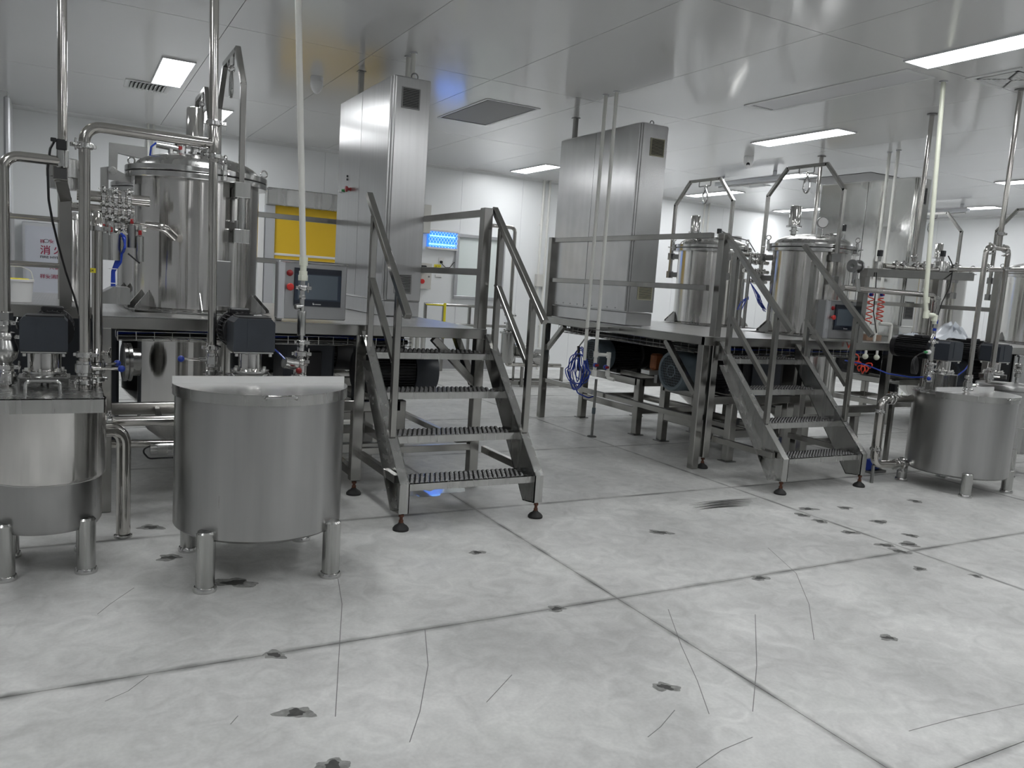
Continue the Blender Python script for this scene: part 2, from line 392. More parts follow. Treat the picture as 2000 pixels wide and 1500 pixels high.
# ceiling of large panels
ceil = struct(MB().box(X0, X1, Y0, Y1, ZC+0.012, ZC+0.12).build('ceiling', 'dark_gap'))
CX, CSX, CY, CSY = 2.25, 1.166, 4.12, 2.80
for i in range(math.floor((X0-CX)/CSX), math.ceil((X1-CX)/CSX)):
    for j in range(math.floor((Y0-CY)/CSY), 3):
        xa, xb = max(CX+i*CSX+.0025, X0), min(CX+(i+1)*CSX-.0025, X1); ya, yb = max(CY+j*CSY+.004, Y0), min(CY+(j+1)*CSY-.004, Y1)
        if xb-xa < .02 or yb-ya < .02: continue
        MB().box(xa, xb, ya, yb, ZC, ZC+.012).build('ceiling_panel', 'ceiling_white', ceil, smooth=False)
# walls
wb = struct(MB().box(X0, X1, Y1+0.006, Y1+0.12, 0, ZC).build('wall_back', 'trim_white'))
for i in range(math.floor((X0-CX)/CSX), math.ceil((X1-CX)/CSX)):
    xa, xb = max(CX+i*CSX+.002, X0), min(CX+(i+1)*CSX-.002, X1)
    if xb-xa > .02: MB().box(xa, xb, Y1-.006, Y1+.006, 0, ZC).build('wall_panel', 'wall_white', wb, smooth=False)
wr = struct(MB().box(X1+.006, X1+.12, Y0, Y1, 0, ZC).build('wall_right', 'trim_white'))
for j in range(15):
    ya, yb = Y0+j*1.17+.002, min(Y0+(j+1)*1.17-.002, Y1)
    if yb-ya > .02: MB().box(X1-.006, X1+.006, ya, yb, 0, ZC).build('wall_panel', 'wall_white', wr, smooth=False)
struct(MB().box(X0-.12, X0, Y0, Y1, 0, ZC).build('wall_left', 'wall_grey'))
struct(MB().box(X0, X1, Y0-.12, Y0, 0, ZC).build('wall_front', 'wall_grey'))
wn = struct(MB().box(X0, -.66, 11.55, Y1-.006, 0, ZC).build('wall_return', 'wall_white'))
MB().box(-.70, -.635, 11.52, 11.6, 0, ZC-.05, .02).build('corner_post', 'aluminium', wn)
# coved trim where wall and ceiling meet, and coved skirting
def cove(name, p, q, inward, z, sgn):
    pts = []; p = V(p); q = V(q); inward = V(inward)
    for k in range(7):
        t = k/6*math.pi/2; pts.append(inward*(.05*(1-math.sin(t)))+V((0, 0, -sgn*.05*(1-math.cos(t)))))
    mb = MB(); n = len(pts); vs = [V((p.x, p.y, z))+a for a in pts]+[V((q.x, q.y, z))+a for a in pts]
    mb.add(vs, [(i, i+1, n+i+1, n+i) for i in range(n-1)]); struct(mb.build(name, 'trim_white'))
cove('trim_1', (-.66, Y1-.006, 0), (X1, Y1-.006, 0), (0, -1, 0), ZC, 1)
cove('trim_2', (X1-.006, Y0, 0), (X1-.006, Y1, 0), (-1, 0, 0), ZC, 1)
cove('baseboard_back', (-.66, Y1-.006, 0), (X1, Y1-.006, 0), (0, -1, 0), 0.0, -1)
cove('baseboard_right', (X1-.006, Y0, 0), (X1-.006, Y1, 0), (-1, 0, 0), 0.0, -1)
# ------------------------------------------------------------------ ceiling lights
def ceiling_light(xa, xb, ya, yb, label, group=None):
    t = thing('ceiling_light', label, 'light', ((xa+xb)/2, (ya+yb)/2, ZC-.012), group)
    mb = MB(); f = .012
    for (a, b_, c, d) in ((xa-f, xb+f, ya-f, ya), (xa-f, xb+f, yb, yb+f), (xa-f, xa, ya, yb), (xb, xb+f, ya, yb)): mb.box(a, b_, c, d, ZC-.014, ZC)
    mb.build('frame', 'lamp_frame', t); MB().box(xa, xb, ya, yb, ZC-.010, ZC-.001).build('diffuser', 'lamp_panel', t)
    return t
for a in ((5.50, 5.77, 2.94, 4.14, 'flush ceiling light panel beside the long access hatch and white pipe'),
          (7.10, 7.38, 6.06, 7.29, 'flush ceiling light panel above the hoop of the front right kettle'),
          (.745, 1.02, 8.34, 9.57, 'flush ceiling light panel next to the small louvred vent'),
          (1.45, 1.72, 10.5, 11.7, 'flush ceiling light panel mostly hidden behind the tall steel pipe'),
          (6.38, 6.66, 10.86, 11.98, 'flush ceiling light panel left of the worn cabinet top'),
          (10.02, 10.28, 10.62, 11.86, 'flush ceiling light panel seen through the hoop of the rear kettle'),
          (9.18, 9.46, 8.34, 9.60, 'flush ceiling light panel beside a square vent and a hanging strip fixture'),
          (12.66, 12.92, 11.0, 12.2, 'flush ceiling light panel near the far room corner'),
          (13.72, 14.0, 8.3, 9.42, 'flush ceiling light panel along the far right wall'),
          (11.30, 11.56, 5.64, 6.85, 'flush ceiling light panel behind the tall pipe at the right edge')): ceiling_light(*a)
OUT = 'ceiling lights over the rest of the hall'
for (xc, yc) in ((3.4, 1.9), (.9, 4.9), (-1.6, 2.4), (-1.9, 7.2), (.9, .4), (6.2, -.4), (8.9, 2.6), (3.4, -2.4), (-2.0, -1.6), (9.6, -1.6), (12.2, 1.6), (6.4, -3.6)):
    ceiling_light(xc-.14, xc+.14, yc-.6, yc+.6, 'flush white ceiling light panel over the open side of the hall', OUT)
# access panel, long hatch and vents
t = thing('ceiling_hatch', 'square grey ceiling hatch with a light frame and dark gap', 'hatch', (4.04, 8.25, ZC))
mb = MB()
for (a, b_, c, d) in ((3.72, 4.36, 7.61, 7.645), (3.72, 4.36, 8.86, 8.895), (3.72, 3.75, 7.645, 8.86), (4.33, 4.36, 7.645, 8.86)): mb.box(a, b_, c, d, ZC-.006, ZC)
mb.build('frame', 'trim_white', t); MB().box(3.75, 4.33, 7.645, 8.86, ZC-.002, ZC).build('gap', 'dark_gap', t)
MB().box(3.765, 4.315, 7.66, 8.82, ZC-.005, ZC-.002).build('panel', 'gray_panel', t)
t = thing('ceiling_hatch', 'dark grey ceiling hatch above the crumpled cabinet', 'hatch', (9.98, 8.25, ZC))
MB().box(9.69, 10.27, 7.63, 8.86, ZC-.005, ZC-.003).build('panel', 'gray_panel', t); MB().box(9.67, 10.29, 7.61, 8.88, ZC-.003, ZC).build('gap', 'dark_gap', t)
t = thing('return_air_grille', 'long pale return air grille flush in the ceiling', 'grille', (5.88, 5.13, ZC))
mb = MB()
for (a, b_, c, d) in ((5.70, 6.07, 4.27, 4.31), (5.70, 6.07, 5.97, 6.01), (5.70, 5.74, 4.31, 5.97), (6.03, 6.07, 4.31, 5.97)): mb.box(a, b_, c, d, ZC-.006, ZC)
mb.build('frame', 'trim_white', t); MB().box(5.74, 6.03, 4.31, 5.97, ZC-.004, ZC).build('panel', 'lamp_frame', t)
for k in range(12): MB().box(5.76+k*.022, 5.768+k*.022, 5.93, 5.955, ZC-.0052, ZC-.004).build('slot', 'dark_gap', t)
def vent(xa, xb, ya, yb, n, label, concentric=False):
    t = thing('ceiling_vent', label, 'vent', ((xa+xb)/2, (ya+yb)/2, ZC)); f = .05
    mb = MB()
    for (a, b_, c, d) in ((xa, xb, ya, ya+f), (xa, xb, yb-f, yb), (xa, xa+f, ya+f, yb-f), (xb-f, xb, ya+f, yb-f)): mb.box(a, b_, c, d, ZC-.008, ZC)
    mb.build('frame', 'trim_white', t); MB().box(xa+f, xb-f, ya+f, yb-f, ZC-.004, ZC).build('backing', 'vent_black', t)
    if concentric:
        for k in range(n):
            e = f+.012+k*(min(xb-xa, yb-ya)/2-f-.02)/n; w_ = .022; mb = MB(); z0 = ZC-.011
            for (a, b_, c, d) in ((xa+e, xb-e, ya+e, ya+e+w_), (xa+e, xb-e, yb-e-w_, yb-e), (xa+e, xa+e+w_, ya+e, yb-e), (xb-e-w_, xb-e, ya+e, yb-e)):
                if b_ > a and d > c: mb.box(a, b_, c, d, z0, z0+.006)
            mb.build('blade', 'trim_white', t)
    else:
        for k in range(n):
            x = xa+f+(k+.5)*(xb-xa-2*f)/n
            MB().obox((x, (ya+yb)/2, ZC-.014), (.014, 0, .012), (0, (yb-ya)/2-f, 0), (-.002, 0, .002)).build('blade', 'trim_white', t)
vent(.50, .95, 9.62, 10.06, 9, 'small louvred ceiling vent beside the left light panel')
vent(6.24, 6.72, 3.70, 4.14, 6, 'square four-way ceiling diffuser beside the right light panel', True)
vent(9.48, 9.93, 9.68, 10.14, 5, 'square four-way ceiling diffuser behind the hoops', True)
# hanging strip fixtures (unlit)
for (x, ya, yb, z, lb) in ((8.85, 8.45, 9.75, 3.25, 'unlit steel strip lamp hung in front of the lit panel above the kettle hoops'), (13.3, 8.45, 9.6, 3.25, 'unlit steel strip lamp hung by the far right wall')):
    t = thing('strip_lamp', lb, 'lamp', (x, (ya+yb)/2, z))
    MB().box(x-.05, x+.05, ya, yb, z-.02, z+.045, .01).build('housing', 'aluminium', t)
    MB().cyl((x, ya+.05, z-.035), (x, yb-.05, z-.035), .013, n=12).build('tube', 'white_plastic', t)
    for yy in (ya+.12, yb-.12): MB().box(x-.012, x+.012, yy-.03, yy+.03, z+.045, ZC, .004).build('bracket', 'aluminium', t)
# cctv domes
def cctv(qx, qy, r, label, ld):
    c = pz(qx, qy, ZC); t = thing('security_camera', label, 'camera', c)
    mb = MB(); mb.lathe(c, [(0, 0), (r*.95, 0), (r, -.012), (r, -.045)], n=28); mb.build('base', 'cctv_white', t)
    mb = MB(); mb.lathe(c+V((0, 0, -.046)), [(r*.98, 0), (r, -.02), (r*.93, -.05), (r*.7, -.085), (r*.38, -.108), (0, -.116)], n=28); o = mb.build('dome', 'cctv_white', t)
    d = V(ld).normalized(); lc = c+V((0, 0, -.085))+d*r*.62
    MB().lathe(lc, [(0, .02), (r*.36, .018), (r*.40, 0), (r*.36, -.03)], axis=d, n=20).build('lens', 'plastic_black', t)
cctv(619, 150, .062, 'white dome security camera under the yellow-tinted ceiling', (.5, .9, -.2))
cctv(1463, 305, .062, 'white dome security camera above the right kettles', (-.75, -.7, -.5))
# ------------------------------------------------------------------ on the back wall
YW = Y1-.007
t = thing('roller_door', 'yellow fabric roller door in a stainless frame on the back wall', 'door', (3.45, YW, 0))
MB().box(2.53, 4.42, YW-.20, YW, 2.44, 2.69, .012).build('header', 'steel_satin', t)
MB().box(2.53, 2.67, YW-.10, YW, 0.0, 2.44, .006).build('guide_rail', 'aluminium', t); MB().box(4.26, 4.42, YW-.10, YW, 0.0, 2.44, .006).build('guide_rail', 'aluminium', t)
MB().box(2.66, 4.27, YW-.055, YW-.045, 1.64, 2.46).build('curtain', 'yellow_door', t)
for z in (1.725, 1.64): MB().box(2.67, 4.26, YW-.072, YW-.04, z-.018, z+.018, .006).build('bottom_bar', 'white_plastic', t)
for z in (1.98, 2.14): MB().box(2.67, 4.26, YW-.058, YW-.054, z-.002, z+.002).build('pleat', 'yellow_door', t)
MB().box(2.44, 2.525, YW-.06, YW, .0, 2.30, .008).build('side_post', 'white_plastic', t)
MB().box(2.68, 4.25, YW-.012, YW, 0.0, 1.63).build('opening', 'window_glass', t)
# insect lamp
t = thing('insect_lamp', 'glowing blue wall-mounted insect killer lamp with diamond grid', 'lamp', (5.42, YW, 2.17))
MB().box(5.15, 5.69, YW-.10, YW, 2.29, 2.335, .01).build('housing', 'white_plastic', t); MB().box(5.15, 5.69, YW-.10, YW, 2.005, 2.035, .01).build('housing', 'white_plastic', t)
MB().box(5.16, 5.68, YW-.012, YW-.002, 2.035, 2.29).build('back_plate', 'uv_blue', t)
for z in (2.22, 2.085): MB().cyl((5.19, YW-.045, z), (5.65, YW-.045, z), .011, n=12).build('tube', 'uv_tube', t)
for sg in (1, -1):
    for k in range(15):
        x = 5.02+k*.055; a = V((x, YW-.085, 2.035)); b_ = V((x+sg*.17+(0.0 if sg > 0 else .17), YW-.085, 2.29)) if sg > 0 else V((x-.0, YW-.085, 2.29))
        if sg < 0: a = V((x+.17, YW-.085, 2.035))
        p, q = a, b_
        lo, hi = 5.16, 5.68
        def clip(p, q):
            d = q-p; t0, t1 = 0.0, 1.0
            for (e, s_) in ((lo-p.x, 1), (p.x-hi, -1)):
                if abs(d.x) < 1e-6: continue
                tt = (lo-p.x)/d.x if s_ > 0 else (hi-p.x)/d.x
                if (d.x > 0) == (s_ > 0): t0 = max(t0, tt)
                else: t1 = min(t1, tt)
            return (p+d*t0, p+d*t1) if t1-t0 > .05 else None
        r_ = clip(p, q)
        if r_: MB().cyl(r_[0], r_[1], .0045, n=6).build('grid_wire', 'uv_grid', t)
MB().tube([(5.69, YW-.05, 2.30), (5.74, YW-.03, 2.27), (5.75, YW-.01, 2.15), (5.73, YW-.008, 1.95), (5.71, YW-.008, 1.83), (5.66, YW-.008, 1.80), (5.60, YW-.008, 1.72), (5.52, YW-.008, 1.715), (5.46, YW-.012, 1.76), (5.43, YW-.03, 1.80)], .006, 8).build('cable', 'cable_black', t)
t = thing('wall_socket', 'white wall socket with a black plug below the blue lamp', 'socket', (5.43, YW, 1.83))
MB().box(5.385, 5.485, YW-.012, YW, 1.775, 1.875, .004).build('plate', 'white_plastic', t); MB().cyl((5.43, YW-.045, 1.80), (5.43, YW-.012, 1.80), .02, .024, n=16).build('plug', 'rubber_black', t)
t = thing('wall_sticker', 'small yellow notice stuck on the wall under the socket', 'sticker', (5.38, YW, 1.7))
MB().box(5.315, 5.44, YW-.003, YW, 1.655, 1.755).build('sheet', 'yellow_label', t)
for (x, z, w_) in ((5.33, 1.725, .04), (5.33, 1.705, .03), (5.385, 1.69, .045), (5.33, 1.68, .03), (5.385, 1.725, .03)): MB().box(x, x+w_, YW-.0042, YW-.003, z-.004, z+.004).build('print', 'ink_dark', t)
t = thing('switch_plate', 'small white wall plate beside the beige control box', 'switch', (5.40, YW, 1.56))
MB().box(5.34, 5.46, YW-.012, YW, 1.535, 1.585, .004).build('plate', 'white_plastic', t); MB().box(5.35, 5.45, YW-.014, YW-.011, 1.54, 1.55).build('slot', 'grey_vent', t)
t = thing('wall_cabinet', 'tall beige box on the wall above the blue insect lamp', 'box', (5.03, YW, 2.45))
MB().box(4.9, 5.15, YW-.16, YW, 2.24, 2.70, .008).build('body', 'box_beige', t)
t = thing('door_control_box', 'beige wall control box with red mushroom button behind the left cabinet', 'control box', (5.1, YW, 1.5))
MB().box(4.9, 5.22, YW-.14, YW, 1.34, 1.76, .006).build('body', 'box_beige', t); MB().lathe((5.05, YW-.14, 1.46), [(0, .045), (.035, .04), (.04, .03), (.04, .022), (.02, .02), (.02, 0)], axis=(0, -1, 0), n=20).build('button', 'red_bright', t)
MB().box(4.93, 5.11, YW-.19, YW-.14, 1.60, 1.72, .012).build('handle', 'plastic_black', t); MB().box(5.16, 5.185, YW-.155, YW-.14, 1.53, 1.555, .003).build('lock', 'grey_vent', t)
# window on the back wall
wd = struct(MB().box(5.68, 6.62, YW-.004, YW, 1.20, 2.30).build('window_1', 'window_glass'))
for (a, b_, c, d) in ((5.68, 6.62, 2.24, 2.30), (5.68, 6.62, 1.20, 1.26), (5.68, 5.74, 1.26, 2.24), (6.56, 6.62, 1.26, 2.24)): MB().box(a, b_, YW-.05, YW-.004, c, d, .008).build('window_frame', 'aluminium', wd)
# conduits on the wall
for (x, z0, r, lb) in ((7.32, .0, .022, 'white wall conduit, left of the pair beside the worn cabinet'), (7.44, .0, .02, 'white wall conduit, right of the pair beside the worn cabinet'), (.93, .0, .016, 'thin white wall conduit, left of the pair behind the left kettle'), (1.0, .0, .016, 'thin white wall conduit, right of the pair behind the left kettle'),
                       (11.05, .0, .02, 'white wall conduit, left of the pair behind the rear kettle'), (11.17, .0, .02, 'white wall conduit, right of the pair behind the rear kettle')):
    t = thing('wall_conduit', lb, 'pipe', (x, YW, 0)); MB().cyl((x, YW-.03, z0), (x, YW-.03, ZC), r, n=14).build('pipe', 'pvc_white', t)
    for z in (.8, 1.6, 2.6): MB().box(x-r-.006, x+r+.006, YW-.03, YW, z-.012, z+.012, .003).build('clip', 'pvc_white', t)
t = thing('switch_box', 'small white junction box on the wall conduits', 'box', (7.38, YW, 1.62)); MB().box(7.27, 7.40, YW-.09, YW, 1.5, 1.72, .006).build('body', 'box_beige', t)
# low guard rail and cabinet by the back wall
t = thing('guard_rail', 'low steel guard rail standing at the back wall', 'rail', (5.6, 12.15, 0))
for x in (5.05, 5.38, 5.85, 6.35): MB().box(x-.022, x+.022, 12.12, 12.165, 0, 1.12, .003).build('post', 'steel_frame', t)
for z in (1.10, .78): MB().cyl((5.03, 12.14, z), (6.6, 12.14, z), .024, n=12).build('rail', 'steel_frame', t)
MB().box(5.362, 5.398, 12.09, 12.118, .55, 1.13, .003).build('marker_strip', 'yellow_label', t); MB().box(5.05, 5.38, 12.10, 12.118, 1.085, 1.105, .002).build('marker_strip', 'yellow_label', t)
t = thing('low_cabinet', 'low grey box standing on the floor at the back wall', 'cabinet', (5.9, 12.3, 0)); MB().box(5.4, 6.35, 12.22, 12.47, .03, .30, .006).build('body', 'gray_panel', t); MB().box(5.38, 6.37, 12.20, 12.48, 0, .03, .003).build('plinth', 'trim_white', t)
# ------------------------------------------------------------------ builders for process equipment
def clamp(parent, p, axis, R, wing=(1, 0, 0), name='clamp', mt='steel_bright'):
    """sanitary tri-clamp: band, hinge block and wing nut"""
    p = V(p); a = V(axis).normalized(); wv = V(wing); wv = (wv-a*wv.dot(a)).normalized(); t = a.cross(wv)
    mb = MB(); mb.lathe(p, [(R*.98, -.014), (R*1.30, -.014), (R*1.48, -.009), (R*1.48, .009), (R*1.30, .014), (R*.98, .014)], axis=a, n=22)
    mb.obox(p+wv*(R*1.48+.008), wv*.014, a*.009, t*.010, .002); mb.obox(p-wv*(R*1.48+.003), wv*.009, a*.008, t*.007, .002)
    mb.cyl(p+wv*(R*1.48+.008)-t*.02, p+wv*(R*1.48+.008)+t*.04, .004, n=8)
    q = p+wv*(R*1.48+.010)+t*.032
    mb.obox(q+a*.013, a*.013+t*.006, wv*.003, t*.006-a*.002, .001); mb.obox(q-a*.013, a*.013-t*.006, wv*.003, t*.006+a*.002, .001); mb.cyl(q-t*.008, q+t*.008, .007, n=8)
    return mb.build(name, mt, parent)
def butterfly(parent, p, axis, R, h=(1, 0, 0), knob='blue_knob', L=.085):
    p = V(p); a = V(axis).normalized(); hv = V(h).normalized()
    mb = MB(); mb.lathe(p, [(R*.9, -.035), (R*1.35, -.035), (R*1.35, -.022), (R*1.62, -.019), (R*1.62, .019), (R*1.35, .022), (R*1.35, .035), (R*.9, .035)], axis=a, n=24)
    mb.cyl(p+hv*R*1.3, p+hv*(R*1.62+.03), .011, n=14); t = a.cross(hv)
    for s_ in (-1, 1): mb.cyl(p+t*s_*R*1.45-a*.03, p+t*s_*R*1.45+a*.03, .006, n=8)
    b = mb.build('valve_body', 'steel_bright', parent)
    q = p+hv*(R*1.62+.03)
    MB().cyl(q-hv*.012, q+hv*L, .0065, n=10).build('handle', 'steel_pipe', b)
    MB().sph(q+hv*(L+.008), .017, 14, 8).build('knob', knob, b)
    return b
def pipe(parent, pts, r, fil=None, mt='steel_pipe', n=18, name='pipe'):
    return MB().tube(pts, r, n, r*2.4 if fil is None else fil).build(name, mt, parent)
def foot(parent, x, y, ztop, r=.05, name='levelling_foot'):
    o = MB().lathe((x, y, 0), [(0, 0), (r, 0), (r*1.02, .012), (r*.8, .026), (r*.42, .038), (.016, .046), (0, .047)], n=22).build(name, 'rubber_black', parent)
    mb = MB(); mb.cyl((x, y, .04), (x, y, ztop), .010, n=12); mb.cyl((x, y, ztop-.022), (x, y, ztop-.008), .017, n=6); mb.cyl((x, y, .046), (x, y, .062), .015, n=6)
    mb.build('stem', 'rust', o); return o
def gear_motor(cx, cy, z, dirx, label, lr=.057, mlen=.24, group=None, drop=0.0):
    """agitator drive on a bracket; z is the lid height; the finned motor lies along x"""
    t = thing('gear_motor', label, 'motor', (cx, cy, z), group)
    mb = MB(); mb.box(cx-.11, cx+.11, cy-.075, cy+.075, z+.036, z+.044, .001); mb.box(cx-.11, cx-.102, cy-.075, cy+.075, z-drop, z+.04); mb.box(cx+.102, cx+.11, cy-.075, cy+.075, z-drop, z+.04); mb.build('bracket', 'steel_satin', t)
    MB().cyl((cx, cy, z-.02-drop), (cx, cy, z+.045), .017, n=14).build('shaft', 'steel_dark', t)
    f = MB().lathe((cx, cy, z+.044), [(0, 0), (.093, 0), (.095, .004), (.095, .012), (.089, .014), (.089, .017), (.095, .019), (.095, .026), (.06, .030)], n=36).build('flange', 'steel_bright', t)
    for k in range(6):
        a = k*math.pi/3+.3; MB().cyl((cx+.079*math.cos(a), cy+.079*math.sin(a), z+.07), (cx+.079*math.cos(a), cy+.079*math.sin(a), z+.083), .009, n=6).build('bolt', 'bolt_light', f)
    MB().lathe((cx, cy, z+.07), [(lr+.003, 0), (lr, .008), (lr, .088), (lr+.005, .094)], n=36).build('lantern', 'steel_mirror', t)
    pl = MB().box(cx-.096, cx+.096, cy-.096, cy+.096, z+.160, z+.172, .003).build('mounting_plate', 'steel_bright', t)
    for sx in (-1, 1):
        for sy in (-1, 1):
            MB().cyl((cx+sx*.082, cy+sy*.082, z+.146), (cx+sx*.082, cy+sy*.082, z+.196), .008, n=6).build('bolt', 'bolt_light', pl)
    mb = MB(); x0, x1 = cx-.10, cx+.10; c = .018
    mb.prism([(x0, cy-.098, z+.172), (x1, cy-.098, z+.172), (x1, cy-.098, z+.315), (x1-c, cy-.098, z+.335), (x0+c, cy-.098, z+.335), (x0, cy-.098, z+.315)], (0, .196, 0))
    gb = mb.build('gearbox', 'motor_paint', t)
    MB().box(cx-.035, cx-.029, cy-.101, cy-.097, z+.19, z+.33).build('rib', 'motor_paint', gb); MB().box(cx-.075, cx+.085, cy-.075, cy+.085, z+.332, z+.341, .004).build('cover', 'motor_black', gb)
    ym = cy+.098; zc_ = z+.255; xm = cx+dirx
    MB().lathe((xm, ym, zc_), [(.0, 0), (.098, 0), (.098, .02), (.088, .03), (.088, .04)], axis=(0, 1, 0), n=28).build('motor_flange', 'motor_black', t)
    mb = MB(); mb.lathe((xm, ym, zc_), [(.080, .03), (.080, mlen-.05)], axis=(0, 1, 0), n=28)
    for k in range(28):
        a = 2*math.pi*k/28; d = V((math.cos(a), 0, math.sin(a))); mb.obox(V((xm, ym+mlen/2-.01, zc_))+d*.088, (0, mlen/2-.045, 0), d*.011, d.cross(V((0, 1, 0)))*.002)
    mb.build('motor_fins', 'motor_black', t)
    MB().lathe((xm, ym, zc_), [(.085, mlen-.06), (.102, mlen-.055), (.102, mlen-.01), (.09, mlen), (0, mlen)], axis=(0, 1, 0), n=28).build('fan_cowl', 'motor_black', t)
    MB().box(xm-.05, xm+.05, ym+.10, ym+.19, zc_+.085, zc_+.115, .006).build('terminal_box', 'motor_black', t)
    return t
def big_motor(cx, cy, cz, R, L, dirx, label, paint, group=None):
    """horizontal drive motor; the fan end faces dirx; origin at the fan end"""
    t = thing('drive_motor', label, 'motor', (cx, cy, cz), group); ax = (-dirx, 0, 0)
    MB().lathe((cx, cy, cz), [(R*.80, .03), (R*.82, 0), (R*.97, 0), (R, .012), (R, L*.30), (R*.96, L*.30)], axis=ax, n=48).build('fan_cowl', paint, t)
    MB().lathe((cx, cy, cz), [(0, .03), (R*.85, .03)], axis=ax, n=32).build('grille_backing', 'vent_black', t)
    mb = MB(); s_ = .024; N_ = int(R*.84/s_)+1
    for k in range(-N_, N_+1):
        z = k*s_; h = (R*.85)**2-z*z
        if h > 0: mb.box(min(cx, cx-dirx*.002), max(cx, cx-dirx*.002), cy-math.sqrt(h), cy+math.sqrt(h), cz+z-.002, cz+z+.002)
        h = (R*.85)**2-z*z
        if h > 0: mb.box(min(cx, cx-dirx*.002), max(cx, cx-dirx*.002), cy+z-.0018, cy+z+.0018, cz-math.sqrt(h), cz+math.sqrt(h))
    mb.torus((cx, cy, cz), (1, 0, 0), R*.30, .005, 24, 6); g_ = mb.build('grille', paint, t)
    mb = MB(); mb.lathe((cx, cy, cz), [(R*.86, L*.28), (R*.86, L*.86), (R*.94, L*.88), (R*.94, L), (0, L)], axis=ax, n=40); mb.build('frame', 'motor_black', t)
    mb = MB()
    for k in range(44):
        a = 2*math.pi*k/44; d = V((0, math.cos(a), math.sin(a))); mb.obox(V((cx-dirx*L*.57, cy, cz))+d*R*.92, (L*.26, 0, 0), d*R*.07, d.cross(V((1, 0, 0)))*.003)
    mb.build('fins', 'motor_black', t)
    MB().box(min(cx-dirx*L*.42, cx-dirx*L*.72), max(cx-dirx*L*.42, cx-dirx*L*.72), cy-R*.5, cy+R*.5, cz+R*.9, cz+R*1.35, .012).build('terminal_box', 'motor_black', t)
    for k in (.4, .8): MB().box(cx-dirx*L*k-.03, cx-dirx*L*k+.03, cy-R*.9, cy+R*.9, cz-R*1.06, cz-R*.8, .004).build('foot', 'motor_black', t)
    return t
def drum(cx, cy, label, lid_dir, group=None, r=.405, dz=0.0):
    """open vat with half lid; lid_dir = direction of the lid's straight edge, the lid lies to its right"""
    t = thing('premix_vat', label, 'vat', (cx, cy, 0), group)
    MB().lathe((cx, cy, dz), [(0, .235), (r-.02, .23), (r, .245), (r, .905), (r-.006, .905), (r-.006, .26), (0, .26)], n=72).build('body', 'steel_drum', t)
    MB().torus((cx, cy, .905+dz), (0, 0, 1), r+.004, .008, 64, 8).build('rim', 'steel_satin', t)
    u = V(lid_dir).normalized(); rt = V((u.y, -u.x, 0)); n = 40
    def half(rr, sgn):
        return [V((cx, cy, dz))+u*(rr*math.cos(math.pi*k/n))+rt*(sgn*rr*math.sin(math.pi*k/n)) for k in range(n+1)]
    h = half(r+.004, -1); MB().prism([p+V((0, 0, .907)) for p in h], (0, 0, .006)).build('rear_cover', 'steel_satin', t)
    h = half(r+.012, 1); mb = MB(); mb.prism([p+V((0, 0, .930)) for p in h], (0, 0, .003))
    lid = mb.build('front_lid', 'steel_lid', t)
    m = len(h); mb = MB(); mb.add([p+V((0, 0, .882)) for p in h]+[p+V((0, 0, .9325)) for p in h], [(i, i+1, m+i+1, m+i) for i in range(m-1)]); mb.build('skirt', 'steel_satin', lid)
    a, b_ = h[0], h[-1]; MB().beam(a+V((0, 0, .9475))-rt*.002, b_+V((0, 0, .9475))-rt*.002, .010, .037, ch=0).build('upstand', 'upstand_white', lid)
    f = V((cx, cy, dz))+rt*(r+.012); MB().tube([f+u*-.07+V((0, 0, .915)), f+u*-.065+rt*.02+V((0, 0, .925)), f+u*.065+rt*.02+V((0, 0, .925)), f+u*.07+V((0, 0, .915))], .006, 10, .012).build('handle', 'steel_bright', lid)
    for k in range(4):
        a = math.pi/4+k*math.pi/2; x, y = cx+(r+.012)*math.cos(a), cy+(r+.012)*math.sin(a)
        lg = MB().lathe((x, y, 0), [(0, .012), (.043, .012), (.043, .278+dz), (.036, .286+dz), (0, .286+dz)], n=28).build('leg', 'steel_satin', t)
        MB().lathe((x, y, 0), [(0, 0), (.052, 0), (.054, .010), (.048, .024), (.043, .026)], n=28).build('foot_ring', 'steel_bright', lg)
    return t
PZ = 1.17                                                     # platform height
